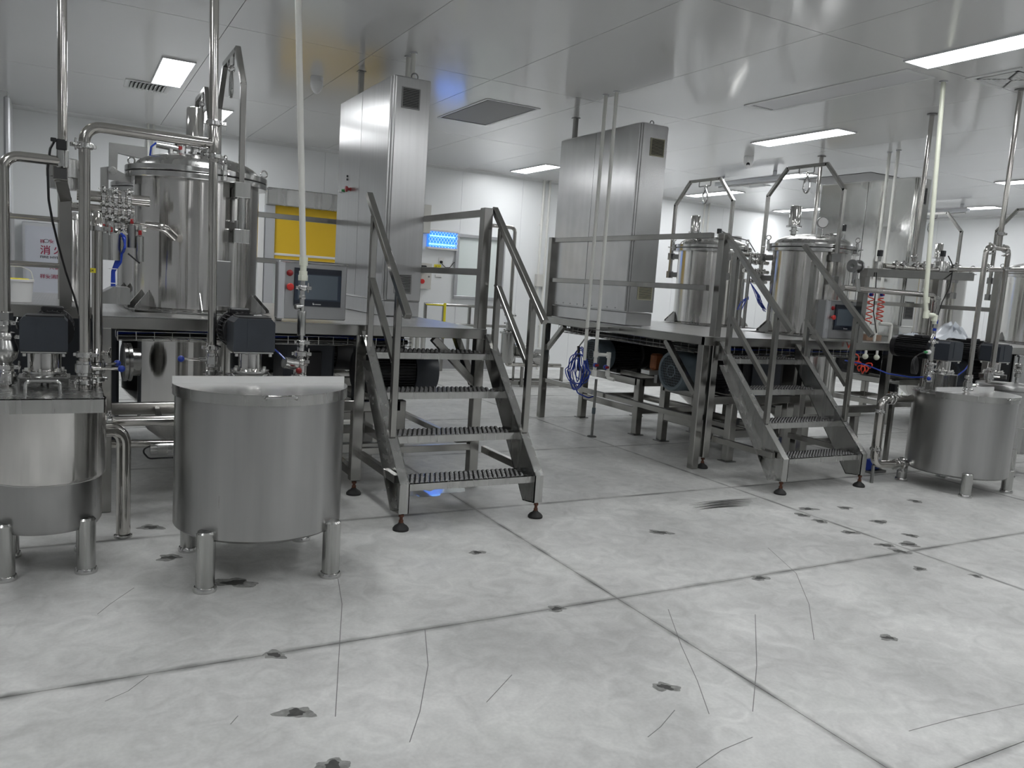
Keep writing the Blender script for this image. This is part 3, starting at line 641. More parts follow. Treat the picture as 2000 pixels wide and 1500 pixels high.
def kettle(cx, cy, label, side, r=.405, group=None):
    """jacketed mixing kettle let into the platform; side = +1/-1 where the hinge arm sits"""
    t = thing('mixing_kettle', label, 'kettle', (cx, cy, 0), group)
    MB().lathe((cx, cy, 0), [(r-.01, PZ-.1), (r-.01, PZ+.02), (r, PZ+.03), (r, 2.045)], n=96).build('shell', 'steel_polished', t)
    MB().lathe((cx, cy, 0), [(r-.05, PZ+.004), (r+.05, PZ+.004), (r+.05, PZ+.012), (r, PZ+.016)], n=64).build('base_ring', 'steel_satin', t)
    MB().lathe((cx, cy, 0), [(r-.01, 2.040), (r+.052, 2.040), (r+.055, 2.044), (r+.055, 2.072), (r+.052, 2.076), (r-.02, 2.076)], n=96).build('body_flange', 'steel_bright', t)
    MB().lathe((cx, cy, 0), [(r-.02, 2.076), (r+.046, 2.076), (r+.046, 2.084), (r-.02, 2.084)], n=72).build('gasket', 'rubber_black', t)
    MB().lathe((cx, cy, 0), [(r-.03, 2.084), (r+.052, 2.084), (r+.055, 2.088), (r+.055, 2.116), (r+.052, 2.120), (r-.01, 2.120)], n=96).build('lid_flange', 'steel_bright', t)
    prof = [(r+.005, 2.118)]+[((r-.005)*math.cos(a), 2.125+.115*math.sin(a)) for a in [i*math.pi/2/12 for i in range(13)]]
    lid = MB().lathe((cx, cy, 0), prof, n=72).build('lid_dome', 'steel_satin', t)
    MB().lathe((cx, cy, 0), [(r-.035, PZ-.02), (r-.035, .42), (r-.10, .33), (.10, .16), (.06, .14), (0, .14)], n=64).build('lower_shell', 'steel_polished', t)
    for k in range(6):
        a = k*math.pi/3+.55; d = V((math.cos(a), math.sin(a), 0)); s_ = V((-d.y, d.x, 0)); q = V((cx, cy, PZ+.012))
        mb = MB()
        for e in (-.04, .04): mb.prism([q+s_*e+d*(r-.005), q+s_*e+d*(r+.10), q+s_*e+d*(r+.10)+V((0, 0, .02)), q+s_*e+d*(r-.005)+V((0, 0, .13))], s_*.005)
        mb.prism([q+s_*-.045+d*(r+.105), q+s_*.05+d*(r+.105), q+s_*.05+d*(r-.004), q+s_*-.045+d*(r-.004)], (0, 0, .006)); mb.build('support_lug', 'steel_satin', t)
    for k in range(8):                                          # swing bolts with eye nuts
        a = k*math.pi/4+.22
        if k not in (0, 3, 6): continue
        d = V((math.cos(a), math.sin(a), 0)); q = V((cx, cy, 2.08))+d*(r+.06); mb = MB()
        mb.obox(q, d*.022, V((-d.y, d.x, 0))*.014, (0, 0, .035), .003); mb.cyl(q+d*.012+V((0, 0, -.03)), q+d*.012+V((0, 0, .075)), .009, n=10); mb.lathe(q+d*.012, [(.016, .03), (.016, .065)], n=12); mb.torus(q+d*.012+V((0, 0, .10)), (-d.y, d.x, 0), .024, .006, 18, 8); mb.tube([q+d*.03+V((0, 0, 0)), q+d*.075+V((0, 0, .004))], .005, 8); mb.build('eye_bolt', 'steel_bright', t)
    return t, lid
def capsule_motor(parent, p, r=.058, h=.25):
    p = V(p); mb = MB(); mb.lathe(p, [(.02, -.10), (.03, -.09), (.03, -.06), (.045, -.058), (.045, -.045), (.03, -.043), (.03, -.02), (r*1.35, -.018), (r*1.35, 0), (r*.9, .002)], n=28); mb.build('spray_ball_body', 'steel_bright', parent)
    MB().lathe(p, [(r, 0), (r, h-.012), (r*.93, h-.002), (r*.6, h+.004), (0, h+.004)], n=36).build('capsule', 'steel_mirror', parent)
def hoop(X, yc, label, z0=1.72, half=.49, sh=2.67, top=2.93, s_=.036, group=None, hook=True, tank=None):
    """square-tube lifting arch in the plane x = X"""
    t = thing('lifting_arch', label, 'arch', (X, yc, z0), group); c = half*.52
    P = [V((X, yc-half, z0)), V((X, yc-half, sh)), V((X, yc-c, top)), V((X, yc+c, top)), V((X, yc+half, sh)), V((X, yc+half, z0))]
    for a, b_ in ((0, 1), (4, 5)): MB().beam(P[a], P[b_]+V((0, 0, .012 if a == 0 else 0)), s_, s_, up=(0, 1, 0)).build('post', 'steel_frame', t)
    for a, b_ in ((1, 2), (3, 4)):
        d = (P[b_]-P[a]).normalized()*.014; MB().beam(P[a]-d, P[b_]+d, s_, s_, up=(1, 0, 0)).build('brace', 'steel_frame', t)
    MB().beam(P[2], P[3], s_, s_).build('top_bar', 'steel_frame', t)
    for y in (yc-half, yc+half):
        for z in (1.985, z0+.04):
            MB().obox((X, y, z), (.032, 0, 0), (0, .03, 0), (0, 0, .042), .003).build('bracket', 'steel_mid', t)
            if tank:
                d = V((tank[0]-X, tank[1]-y, 0)); L_ = d.length-tank[2]; d.normalize()
                if L_ > .02: MB().beam((X, y, z), V((X, y, z))+d*L_, .03, .06).build('lug', 'steel_mid', t)
    MB().tube([(X, yc-.10, top-.018), (X, yc-.10, top-.07), (X, yc+.10, top-.07), (X, yc+.10, top-.018)], .006, 8, .01).build('hook_bar', 'steel_dark', t)
    if hook:
        q = V((X, yc-.02, top-.15)); mb = MB(); k0 = len(mb.v); mb.torus(q+V((0, 0, .05)), (0, 1, 0), .014, .005, 16, 8); mb.tube([q+V((0, 0, .035)), q+V((.0, .028, -.01)), q+V((0, .03, -.06)), q+V((0, 0, -.105)), q+V((0, -.03, -.06)), q+V((0, -.026, -.01)), q+V((0, 0, .035))], .0075, 10, .025); mb.v = [q+(v-q)*1.35 for v in mb.v]; mb.build('snap_hook', 'steel_bright', t)
    return t
def stair(x0, label, midz, group=None):
    """x0 = outer left face; 4 treads up to the platform front"""
    W = 0.99; t = thing('platform_stair', label, 'stair', (x0+W/2, 4.34, 0), group); cw = .062
    line = lambda y: .285+(y-4.33)*1.0                         # front edge of the stringer
    for k, xs in enumerate((x0, x0+W-cw)):
        A = [(4.33, .285), (5.165, 1.135), (5.165, .98), (5.14, .93), (4.475, .085), (4.33, .105)]
        mb = MB(); web = xs+(cw-.006 if k == 0 else 0.0)
        mb.prism([(web, a, b_) for a, b_ in A], (.006, 0, 0))
        for (i, j) in ((0, 1), (3, 4), (4, 5), (5, 0), (1, 2)):
            p, q = V((0, *A[i])), V((0, *A[j])); d = (q-p).normalized(); nrm = V((0, -d.z, d.y))
            cen = V((0, 4.75, .58))
            if nrm.dot(cen-p) < 0: nrm = -nrm
            mb.prism([(xs, p.y, p.z), (xs, q.y, q.z), (xs, q.y+nrm.y*.006, q.z+nrm.z*.006), (xs, p.y+nrm.y*.006, p.z+nrm.z*.006)], (cw, 0, 0))
        mb.build('stringer', 'steel_satin', t, ang=30)
    for (yn, zn) in ((4.36, .28), (4.60, .52), (4.845, .76), (5.08, 1.0)):
        xa, xb = x0+cw, x0+W-cw; mb = MB(); dp = .215
        mb.box(xa, xb, yn, yn+dp, zn-.004, zn); mb.box(xa, xb, yn, yn+.004, zn-.042, zn); mb.box(xa, xb, yn+dp-.004, yn+dp, zn-.042, zn); mb.box(xa, xb, yn, yn+.02, zn-.046, zn-.042)
        tr = mb.build('tread', 'steel_satin', t, ang=30)
        mb = MB(); nx = 24; ny = 5
        for i in range(nx):
            for j in range(ny):
                x = xa+.03+(i+(.5 if j % 2 else 0))*(xb-xa-.07)/nx; y = yn+.028+j*.039
                mb.add([(x-.012, y-.013, zn), (x+.012, y-.013, zn), (x+.012, y+.013, zn), (x-.012, y+.013, zn), (x-.005, y-.005, zn+.011), (x+.005, y-.005, zn+.011), (x+.005, y+.005, zn+.011), (x-.005, y+.005, zn+.011)],
                       [(0, 1, 5, 4), (1, 2, 6, 5), (2, 3, 7, 6), (3, 0, 4, 7), (4, 5, 6, 7)])
        s_ = mb.build('grip_studs', 'stud_dark', tr); s_['kind'] = 'stuff'
    for k, xs in enumerate((x0+.027, x0+W-.027)):
        MB().beam((xs, 4.405, 1.275), (xs, 5.215, 2.03), .042, .042, up=(0, -1, 1)).build('handrail', 'steel_frame', t)
        for y, zb in ((4.575, .525), (5.085, 1.03)): MB().beam((xs, y, zb), (xs, y, 1.275+(y-4.405)*.932-.02), .040, .040, up=(0, 1, 0)).build('post', 'steel_frame', t)
        MB().beam((xs, 4.595, midz[0]), (xs, 5.105, midz[1]), .038, .038, up=(0, -1, 1)).build('mid_rail', 'steel_frame', t)
        foot(t, xs, 4.355, .105, .048)
        MB().beam((xs, 4.46, .285), (xs, 5.155, .285), .04, .05).build('base_rail', 'steel_frame', t)
    return t
def louvre(parent, x0, x1, z0, z1, y, mt, n=11):
    """vent on a face looking to -y"""
    f = MB().box(x0, x1, y-.008, y, z0, z1, .002).build('vent_frame', mt, parent)
    MB().box(x0+.012, x1-.012, y-.010, y-.008, z0+.012, z1-.010).build('vent_opening', 'vent_black', f)
    for k in range(n):
        z = z0+.016+(k+.3)*(z1-z0-.026)/n; MB().obox(((x0+x1)/2, y-.011, z), ((x1-x0)/2-.010, 0, 0), (0, .004, .0022), (0, -.0006, .0014)).build('slat', mt, f)
    return f
def cabinet(x0, x1, y0, y1, zt, label, mt, vent_mt, doors, vents, right_gap=True):
    t = thing('electrical_cabinet', label, 'cabinet', ((x0+x1)/2, (y0+y1)/2, PZ+.006))
    MB().box(x0+.004, x1-.004, y0+.004, y1-.004, PZ+.006, PZ+.13, .004).build('plinth', mt, t)
    MB().box(x0, x1, y0, y1, PZ+.132, zt, .006).build('body', mt, t)
    ys = [y0+.012]+doors+[y1-.012]
    for a, b_ in zip(ys[:-1], ys[1:]): MB().box(x0-.018, x0, a+.003, b_-.003, PZ+.145, zt-.012, .003).build('door', mt, t)
    MB().box(x0+.018, x1-.006, y0-.012, y0, PZ+.14, zt-.008, .004).build('end_panel', mt, t)
    for (a, b_, c, d) in vents: louvre(t, a, b_, c, d, y0-.012, vent_mt)
    return t
def hmi(x0, x1, z0, z1, yf, label, zpost):
    t = thing('operator_panel', label, 'control panel', ((x0+x1)/2, yf+.06, z0)); w_, h = x1-x0, z1-z0
    MB().box(x0, x1, yf, yf+.12, z0, z1, .006).build('enclosure', 'hmi_panel', t); MB().box(x0-.006, x0+.038, yf-.004, yf+.02, z0, z1, .003).build('edge_strip', 'aluminium', t)
    MB().box(x0, x1, yf-.012, yf+.01, z1-.006, z1+.004, .002).build('rain_lip', 'steel_bright', t)
    b0, b1, c0, c1 = x0+w_*.215, x1-w_*.09, z0+h*.235, z0+h*.90
    bz = MB().box(b0, b1, yf-.012, yf, c0, c1, .008).build('bezel', 'hmi_bezel', t)
    MB().box(b0+.004, b1-.004, yf-.0135, yf-.011, c0+h*.10, c1-h*.10).build('rim', 'hmi_rim', bz)
    MB().box(b0+w_*.055, b1-w_*.055, yf-.0145, yf-.013, c0+h*.125, c1-h*.115).build('screen', 'hmi_screen', bz)
    lx = (b0+b1)/2-.02; mb = MB(); mb.box(lx-.012, lx-.010, yf-.0132, yf-.012, c0+.010, c0+.022); mb.box(lx-.012, lx-.004, yf-.0132, yf-.012, c0+.021, c0+.0225); mb.box(lx-.008, lx-.001, yf-.0132, yf-.012, c0+.010, c0+.017)
    for k in range(7): mb.box(lx+.004+k*.0055, lx+.008+k*.0055, yf-.0132, yf-.012, c0+.011, c0+.016)
    mb.build('logo', 'white_plastic', bz)
    MB().lathe((x0+w_*.15, yf, z0+h*.80), [(.020, 0), (.020, .006), (.014, .008), (.014, .016), (.011, .018), (0, .018)], axis=(0, -1, 0), n=24).build('indicator', 'red_plastic', t)
    bt = MB().lathe((x0+w_*.15, yf, z0+h*.56), [(.012, 0), (.012, .018), (.023, .020), (.0235, .028), (.019, .034), (0, .036)], axis=(0, -1, 0), n=24).build('stop_button', 'red_bright', t)
    MB().beam(((x0+x1)/2-w_*.42, yf+.15, zpost), ((x0+x1)/2-w_*.42, yf+.15, z1), .04, .04, up=(0, 1, 0)).build('mounting_post', 'steel_frame', t)
    return t
def text(parent, body, p, size, mt, name='lettering', font_sc=(1, 1), align='LEFT', ext=.0008):
    cu = bpy.data.curves.new(name, 'FONT'); cu.body = body; cu.size = size; cu.align_x = align; cu.extrude = ext; cu.offset = size*.012; cu.materials.append(MAT[mt])
    tmp = bpy.data.objects.new(name, cu); me = bpy.data.meshes.new_from_object(tmp); bpy.data.objects.remove(tmp)
    o = bpy.data.objects.new(name, me); COL.objects.link(o); off = V((0, 0, 0)); q = parent
    while q is not None: off += q.location; q = q.parent
    o.parent = parent; o.location = V(p)-off; o.rotation_euler = (math.pi/2, 0, 0); o.scale = (font_sc[0], font_sc[1], 1); return o
def cable_tray(p, q, w_, label, side, drop=.12, n=None, cables=('cable_black', 'blue_hose', 'cable_black')):
    """wire basket hung under a platform edge from p to q; side = horizontal unit vector across it"""
    p = V(p); q = V(q); sd = V(side); L_ = (q-p).length; d = (q-p).normalized(); t = thing('cable_tray', label, 'cable tray', (p+q)/2)
    mb = MB(); r = .0025
    for z in (0, -drop*.5, -drop): mb.cyl(p+V((0, 0, z)), q+V((0, 0, z)), r, n=6)
    for e in (.33, .66, 1): mb.cyl(p+sd*w_*e+V((0, 0, -drop)), q+sd*w_*e+V((0, 0, -drop)), r, n=6)
    for k in range(int(L_/.10)+1): a = p+d*min(k*.10, L_); mb.tube([a, a+V((0, 0, -drop)), a+sd*w_+V((0, 0, -drop)), a+sd*w_+V((0, 0, -drop*.3))], r, 6)
    mb.build('wire_basket', 'steel_bright', t)
    for k, m_ in enumerate(cables):
        pts = []; ph = random.uniform(0, 6)
        for i in range(13):
            f = i/12; pts.append(p+d*L_*f+sd*(w_*(.25+.2*k)+.02*math.sin(ph+f*9))+V((0, 0, -drop+.022+.012*k+.008*math.sin(ph*2+f*14))))
        MB().tube(pts, .016, 8).build('cable', m_, t)
    return t
# ================================================================== LEFT MACHINE
def platform(label, x0, x1, y0, y1, posts, rails, decks, braces=(), beams=(), bs=.08, loc=None):
    t = thing('work_platform', label, 'platform', loc or ((x0+x1)/2, (y0+y1)/2, 0))
    for (x, y, zt, ft) in posts:
        MB().beam((x, y, .10 if ft else 0), (x, y, zt), .072, .072, up=(0, 1, 0), ch=.005).build('post', 'steel_frame', t)
        if ft: foot(t, x, y, .10, .05)
    for (p, q) in rails: MB().beam(p, q, .042, .048).build('rail', 'steel_frame', t)
    for d in decks: MB().box(*d, PZ-.006, PZ, 0).build('deck_plate', 'checker_plate', t)
    for (p, q) in braces: MB().beam(p, q, .05, .05).build('brace', 'steel_frame', t)
    for (p, q, h) in beams: MB().beam(p, q, .05, h).build('beam', 'steel_frame', t)
    return t
KA, KA2 = (.77, 6.05), (.74, 7.50)
platform('stainless work platform carrying the kettle with the folded hinge arm', .14, 2.63, 5.17, 7.95,
    [(.17, 5.20, 1.10, False), (1.70, 5.19, 1.10, True), (2.60, 5.21, 2.03, True), (.17, 7.9, 1.10, False), (2.60, 7.9, 2.03, False), (1.2, 7.9, 2.03, False)],
    [((2.59, 5.2, 1.995), (2.59, 6.32, 1.995)), ((2.59, 5.2, 1.575), (2.59, 6.32, 1.575)), ((2.59, 5.2, .30), (2.59, 7.88, .30)), ((1.72, 5.2, .30), (2.58, 5.2, .30)),
     ((1.2, 7.9, 2.0), (2.58, 7.9, 2.0)), ((1.2, 7.9, 1.575), (2.58, 7.9, 1.575))],
    [(.14, 2.63, 5.17, 5.62), (1.21, 2.63, 5.62, 7.95), (.14, .34, 5.62, 7.95), (.34, 1.21, 6.48, 7.06), (-1.3, .14, 6.02, 7.95)],
    [((2.24, 5.21, 1.09), (2.59, 5.21, .76)), ((2.59, 5.6, 1.09), (2.59, 5.25, .76))],
    [((.14, 5.195, 1.132), (2.64, 5.195, 1.132), .074), ((.17, 5.2, .62), (1.70, 5.2, .62), .07), ((2.60, 5.2, 1.13), (2.60, 7.9, 1.13), .07), ((.16, 5.2, 1.13), (.16, 7.9, 1.13), .07), ((.14, 7.92, 1.13), (2.64, 7.92, 1.13), .07),
     ((1.7, 5.2, 1.12), (1.7, 7.9, 1.12), .06), ((1.7, 5.25, .15), (1.7, 7.9, .15), .06), ((-1.3, 6.03, 1.128), (.14, 6.03, 1.128), .076), ((1.20, 5.6, .2), (1.20, 7.9, .2), .07)])
cable_tray((.24, 5.27, 1.075), (2.1, 5.27, 1.075), .25, 'wire cable basket under the front edge of the left platform', (0, 1, 0), drop=.055)
stair(1.70, 'stainless stair with dark grip treads leading up to the left platform', (.99, 1.50))
def stair_base(x, label):
    pass
# kettle and lid fittings
t, lid = kettle(*KA, 'polished mixing kettle with folded hinge arm behind the tall steel pipes', -1)
capsule_motor(t, py(381, 285, 6.02), .058, .25)
MB().prism([py(a, b_, 6.0) for a, b_ in ((213, 278), (288, 288), (288, 310), (268, 308), (230, 299), (229, 332), (238, 337), (257, 345), (257, 358), (212, 350))], (0, .035, 0)).build('hinge_arm', 'steel_mid', t, ang=20)
q = py(220, 333, 5.995); MB().lathe(q, [(0, .012), (.018, .012), (.018, .006), (.026, .005), (.026, 0)], axis=(0, -1, 0), n=24).build('hinge_pin', 'steel_bright', t)
MB().prism([py(a, b_, 6.05) for a, b_ in ((196, 327), (212, 325), (212, 400), (196, 400))], (0, .03, 0)).build('hinge_plate', 'steel_mid', t)
mb = MB(); a = py(305, 282, 5.95); mb.cyl(a, a+V((.16, 0, -.01)), .022, n=16); mb.cyl(a+V((.09, 0, 0)), a+V((.09, 0, -.12)), .018, n=14); mb.cyl(a+V((.15, 0, 0)), a+V((.15, 0, -.11)), .018, n=14); mb.lathe(a+V((.09, 0, -.09)), [(.02, -.02), (.036, -.02), (.036, .02), (.02, .02)], n=18); mb.lathe(a+V((.15, 0, -.085)), [(.02, -.02), (.036, -.02), (.036, .02), (.02, .02)], n=18); mb.build('lid_nozzles', 'steel_bright', t)
MB().box(a.x+.135, a.x+.160, a.y-.030, a.y-.018, a.z-.02, a.z+.008, .003).build('valve_indicator', 'red_plastic', t)
MB().tube([a+V((0, 0, .01)), a+V((-.03, 0, -.02)), a+V((-.035, .03, -.08)), a+V((0, .05, -.10))], .006, 8).build('air_hose', 'blue_hose', t)
MB().lathe((KA[0]+.06, KA[1]-.12, 2.20), [(.055, 0), (.055, .045), (.062, .05), (.062, .06), (0, .065)], n=28).build('lid_port', 'steel_satin', t)
MB().lathe((KA[0]-.12, KA[1]-.10, 2.19), [(.03, 0), (.03, .09), (.045, .095), (.045, .115), (0, .118)], n=24).build('lid_port', 'steel_bright', t)
q = py(262, 707, 5.78)
f = MB().lathe(q, [(.09, -.03), (.09, .02), (.125, .022), (.125, .04), (.118, .045), (.125, .05), (.125, .068), (.10, .072), (0, .072)], axis=(-1, -.1, 0), n=36).build('side_hatch', 'steel_satin', t)
mb = MB(); mb.cyl((KA[0]+.22, KA[1]-.44, 1.72), (KA[0]+.22, KA[1]-.44, 2.0), .026, n=16); mb.obox((KA[0]+.22, KA[1]-.43, 2.0), (.05, 0, 0), (0, .04, 0), (0, 0, .05), .003); mb.obox((KA[0]+.22, KA[1]-.43, 1.70), (.05, 0, 0), (0, .04, 0), (0, 0, .045), .003); mb.build('guide_bracket', 'steel_satin', t)
MB().box(KA[0]+.03, KA[0]+.16, KA[1]-.425, KA[1]-.40, PZ+.06, PZ+.36, .003).build('cover_plate', 'steel_dark', t)
t2, _ = kettle(*KA2, 'second polished kettle hidden behind the hinge-arm kettle', -1)
hoop(.985, 6.12, 'square-tube lifting arch with a snap hook over the hinge-arm kettle', half=.49, sh=2.68, top=2.95, tank=(*KA, .405))
hoop(.99, 7.62, 'lifting arch mostly hidden behind the capsule motor of the left kettle', half=.49, sh=2.68, top=2.95, tank=(*KA2, .405))
# cabinet 1
t = cabinet(2.26, 2.58, 6.33, 7.74, 3.105, 'tall clean stainless cabinet standing on the left platform', 'steel_cabinet', 'grey_vent', [7.06], [(2.325, 2.485, 2.855, 3.02), (2.335, 2.49, 1.365, 1.53)])
for (yy, m_, zz) in ((7.60, 'white_plastic', 2.27), (7.49, 'green_plastic', 2.27)): MB().lathe((2.242, yy, zz), [(.016, 0), (.016, .01), (.012, .012), (.012, .028), (0, .029)], axis=(-1, 0, 0), n=18).build('button', m_, t)
MB().lathe((2.242, 7.30, 2.268), [(.018, 0), (.014, .014), (.014, .03), (.026, .034), (.026, .05), (0, .054)], axis=(-1, 0, 0), n=20).build('stop_button', 'red_plastic', t)
for zz in (2.365, 2.395): MB().cyl((2.242, 7.41, zz), (2.232, 7.41, zz), .010, n=12).build('screw', 'plastic_black', t)
MB().torus((2.47, 6.42, 3.135), (0, 1, 0), .028, .006, 20, 8).build('lifting_eye', 'steel_dark', t)
MB().cyl((2.535, 6.316, 1.24), (2.535, 6.322, 1.24), .001, n=8).build('seam', 'steel_dark', t)
for (x, y, lb) in ((2.52, 6.72, 'white cable conduit, rear of the pair above the clean cabinet'), (2.51, 6.58, 'white cable conduit, front of the pair above the clean cabinet')):
    c = thing('ceiling_conduit', lb, 'pipe', (x, y, 3.11)); MB().cyl((x, y, 3.108), (x, y, ZC), .02, n=16).build('pipe', 'pvc_white', c); MB().lathe((x, y, ZC-.01), [(.02, 0), (.034, 0), (.034, .01)], n=20).build('rosette', 'aluminium', c)
c = thing('hanger_tube', 'dark steel hanger tube between the clean cabinet and ceiling', 'tube', (2.34, 7.54, 3.1)); MB().beam((2.36, 7.5, 3.108), (2.36, 7.5, ZC), .045, .045, up=(0, 1, 0)).build('tube', 'steel_frame', c); MB().box(2.325, 2.395, 7.465, 7.535, ZC-.008, ZC).build('plate', 'steel_dark', c)
hmi(1.155, 1.595, 1.19, 1.555, 5.20, 'grey operator panel with touch screen behind the white riser pipe', PZ)
# vats
KB = (.835, 4.06)
drum(*KB, 'large satin steel vat with a half lid, standing on four tube legs', (1, 0, 0))
gear_motor(.80, 4.20, .912, -.02, 'dark blue-grey gear motor on the large half-lidded vat')
# small stepped vat with flat tray lid
cx, cy = -.105, 4.35; t = thing('stepped_vat', 'small stepped steel vat with a flat tray lid and wire handle', 'vat', (cx, cy, 0))
MB().lathe((cx, cy, 0), [(.255, .82), (.255, .47), (.25, .455), (.238, .45)], n=64).build('upper_shell', 'steel_polished', t)
MB().lathe((cx, cy, 0), [(.236, .47), (.236, .235), (.225, .215), (0, .215)], n=64).build('lower_shell', 'steel_drum', t)
MB().torus((cx, cy, .452), (0, 0, 1), .240, .006, 56, 6).build('weld_band', 'steel_bright', t)
xl, xr, yf, yr = cx-.30, .132, 4.03, 4.62
mb = MB(); mb.box(xl, xr, yf, yr, .862, .866); mb.box(xl, xr, yf, yf+.003, .80, .866); mb.box(xl, xl+.003, yf, yr, .80, .866); mb.box(xr-.003, xr, yf, yr, .80, .866); mb.box(xl, xr, yr-.003, yr, .80, .895)
ld = mb.build('tray_lid', 'steel_satin', t, ang=30)
a = py(50, 775, 4.18); b_ = py(118, 775, 4.18); MB().tube([(a.x, 4.18, .864), (a.x, 4.18, .925), (b_.x, 4.18, .925), (b_.x, 4.18, .864)], .008, 12, .02).build('handle', 'steel_bright', ld)
for (sx, sy) in ((-1, -1), (1, -1), (-1, 1), (1, 1)):
    x, y = cx+sx*.165, cy+sy*.165+.0; lg = MB().lathe((x, y, 0), [(0, .012), (.042, .012), (.042, .26), (.034, .27), (0, .27)], n=28).build('leg', 'steel_satin', t)
    MB().lathe((x, y, 0), [(0, 0), (.05, 0), (.052, .010), (.046, .024), (.042, .026)], n=28).build('foot_ring', 'steel_bright', lg)
gear_motor(-.115, 4.50, .866, .03, 'dark gear motor above the small stepped vat', lr=.072, mlen=.3)
t = thing('overflow_pipe', 'thick steel elbow pipe running from the stepped vat to the floor', 'pipe', (.25, 4.67, 0))
pipe(t, [(.10, 4.62, .60), (.245, 4.68, .60), (.245, 4.68, .02)], .036, .09); MB().lathe((.245, 4.68, 0), [(0, 0), (.046, 0), (.046, .012), (.037, .016)], n=24).build('floor_flange', 'steel_bright', t)
# ------------------------------------------------------------------ pipework in front of the left machine
yB = 4.33
def lowvalves(t, x, y, z0, R, h, knob='blue_knob'):
    clamp(t, (x, y, z0+.035), (0, 0, 1), R, (h[0]*-1, -.2, 0)); MB().cyl((x, y, z0), (x, y, z0+.06), R, n=18).build('ferrule', 'steel_pipe', t)
    butterfly(t, (x, y, z0+.10), (0, 0, 1), R, h, knob); clamp(t, (x, y, z0+.165), (0, 0, 1), R, (h[0], -.3, 0))
t = thing('steel_riser', 'tall steel riser pipe from the half-lidded vat with a tee to the left', 'pipe', (.645, yB, .92))
p0 = py(415, 660, yB); zt = py(300, 265, yB).z; xL = py(165, 400, yB).x; R = .0215
pipe(t, [(p0.x, yB, .99), (p0.x-.03, yB, ZC)], R); lowvalves(t, p0.x, yB, .915, R, (-1, -.25, .05))
xk = p0.x-.012
pipe(t, [(xk, yB, zt), (xL, yB, zt+.005), (xL, yB, 1.0)], .025, .07); MB().lathe((xk, yB, zt), [(R*1.12, -.09), (R*1.18, -.085), (R*1.18, .085), (R*1.12, .09)], n=20).build('tee', 'steel_pipe', t)
clamp(t, (xk, yB, py(415, 240, yB).z), (0, 0, 1), .026, (1, -.3, 0)); clamp(t, (xk, yB, py(415, 305, yB).z), (0, 0, 1), .026, (-1, -.3, 0)); clamp(t, (xL, yB, py(165, 285, yB).z), (0, 0, 1), .026, (-1, -.3, 0))
MB().lathe((xk-.03, yB, ZC-.012), [(R, 0), (.045, 0), (.045, .012)], n=24).build('rosette', 'aluminium', t)
# lower part over the stepped vat
t = thing('vat_inlet_valve', 'steel valve stack with blue ball handle on the stepped vat lid', 'valve', (xL, yB, .87)); lowvalves(t, xL, yB, .867, .025, (1, -.25, .02))
t = thing('twin_inlet_pipe', 'second steel pipe with yellow tag beside the riser above the stepped vat', 'pipe', (xL+.062, yB+.06, .9))
x2 = xL+.055; y2 = yB+.07; zk = py(180, 420, y2).z
pipe(t, [(x2, y2, .99), (x2, y2, zk), (x2-.02, y2+.5, zk+.01)], .0245, .06); clamp(t, (x2, y2, py(181, 445, y2).z), (0, 0, 1), .025, (1, -.3, 0)); lowvalves(t, x2, y2+.02, .867, .024, (.6, .8, 0))
q = py(179, 528, y2-.026); lb = MB().box(q.x-.017, q.x+.017, y2-.030, y2-.0255, q.z-.011, q.z+.011).build('yellow_tag', 'yellow_label', t); text(lb, 'G4', (q.x-.012, y2-.0305, q.z-.006), .016, 'ink_dark')
# left edge riser
y3 = 4.45; xa = py(9, 560, y3).x; zb = py(60, 308, y3).z; xv = py(122, 200, y3).x
t = thing('elbow_riser', 'steel riser with elbow and round check valve at the left edge', 'pipe', (xa, y3, .87))
pipe(t, [(xa, y3, 1.20), (xa, y3, zb), (xv, y3, zb)], .0235, .065); pipe(t, [(xv, y3, zb-.02), (xv, y3, ZC)], .0205)
MB().lathe((xv, y3, zb), [(.0205, -.03), (.026, -.025), (.026, .05), (.0205, .055)], n=20).build('tee', 'steel_bright', t)
MB().lathe((xa, y3, 1.165), [(.024, .055), (.034, .05), (.034, .015), (.026, .01), (.024, 0)], n=6).build('union_nut', 'steel_satin', t)
MB().lathe((xa, y3, 1.0), [(.02, .17), (.025, .14), (.022, .125), (.04, .12), (.046, .105), (.046, .095), (.04, .085), (.052, .05), (.055, .03), (.048, 0), (.03, -.02), (.024, -.03), (.024, -.06)], n=32).build('check_valve', 'steel_satin', t)
clamp(t, (xa, y3, 1.10), (0, 0, 1), .03, (1, -.3, 0)); clamp(t, (xa, y3, 1.165), (0, 0, 1), .02, (1, -.3, 0), 'clamp'); clamp(t, (xa, y3, .955), (0, 0, 1), .026, (1, -.2, 0)); butterfly(t, (xa, y3, .91), (0, 0, 1), .026, (-.8, -.6, 0)); MB().cyl((xa, y3, .866), (xa, y3, .95), .024, n=18).build('ferrule', 'steel_pipe', t)
MB().lathe((xv, y3, ZC-.012), [(.02, 0), (.045, 0), (.045, .012)], n=24).build('rosette', 'aluminium', t)
a = py(120, 282, y3-.01); mb = MB(); mb.box(a.x-.022, a.x+.022, a.y-.022, a.y+.022, a.z-.028, a.z+.022, .005); mb.box(a.x-.045, a.x-.02, a.y-.01, a.y+.01, a.z+.008, a.z+.026, .003); se = mb.build('sensor_plug', 'plastic_black', t)
cb = [py(107, 274, y3), py(98, 290, y3), py(93, 330, y3), py(95, 390, y3), py(102, 430, 4.55), py(113, 475, 4.7), py(128, 530, 4.9), py(145, 580, 5.0), py(154, 612, 5.1)]
MB().tube(cb, .0055, 8, .03).build('cable', 'cable_black', se)
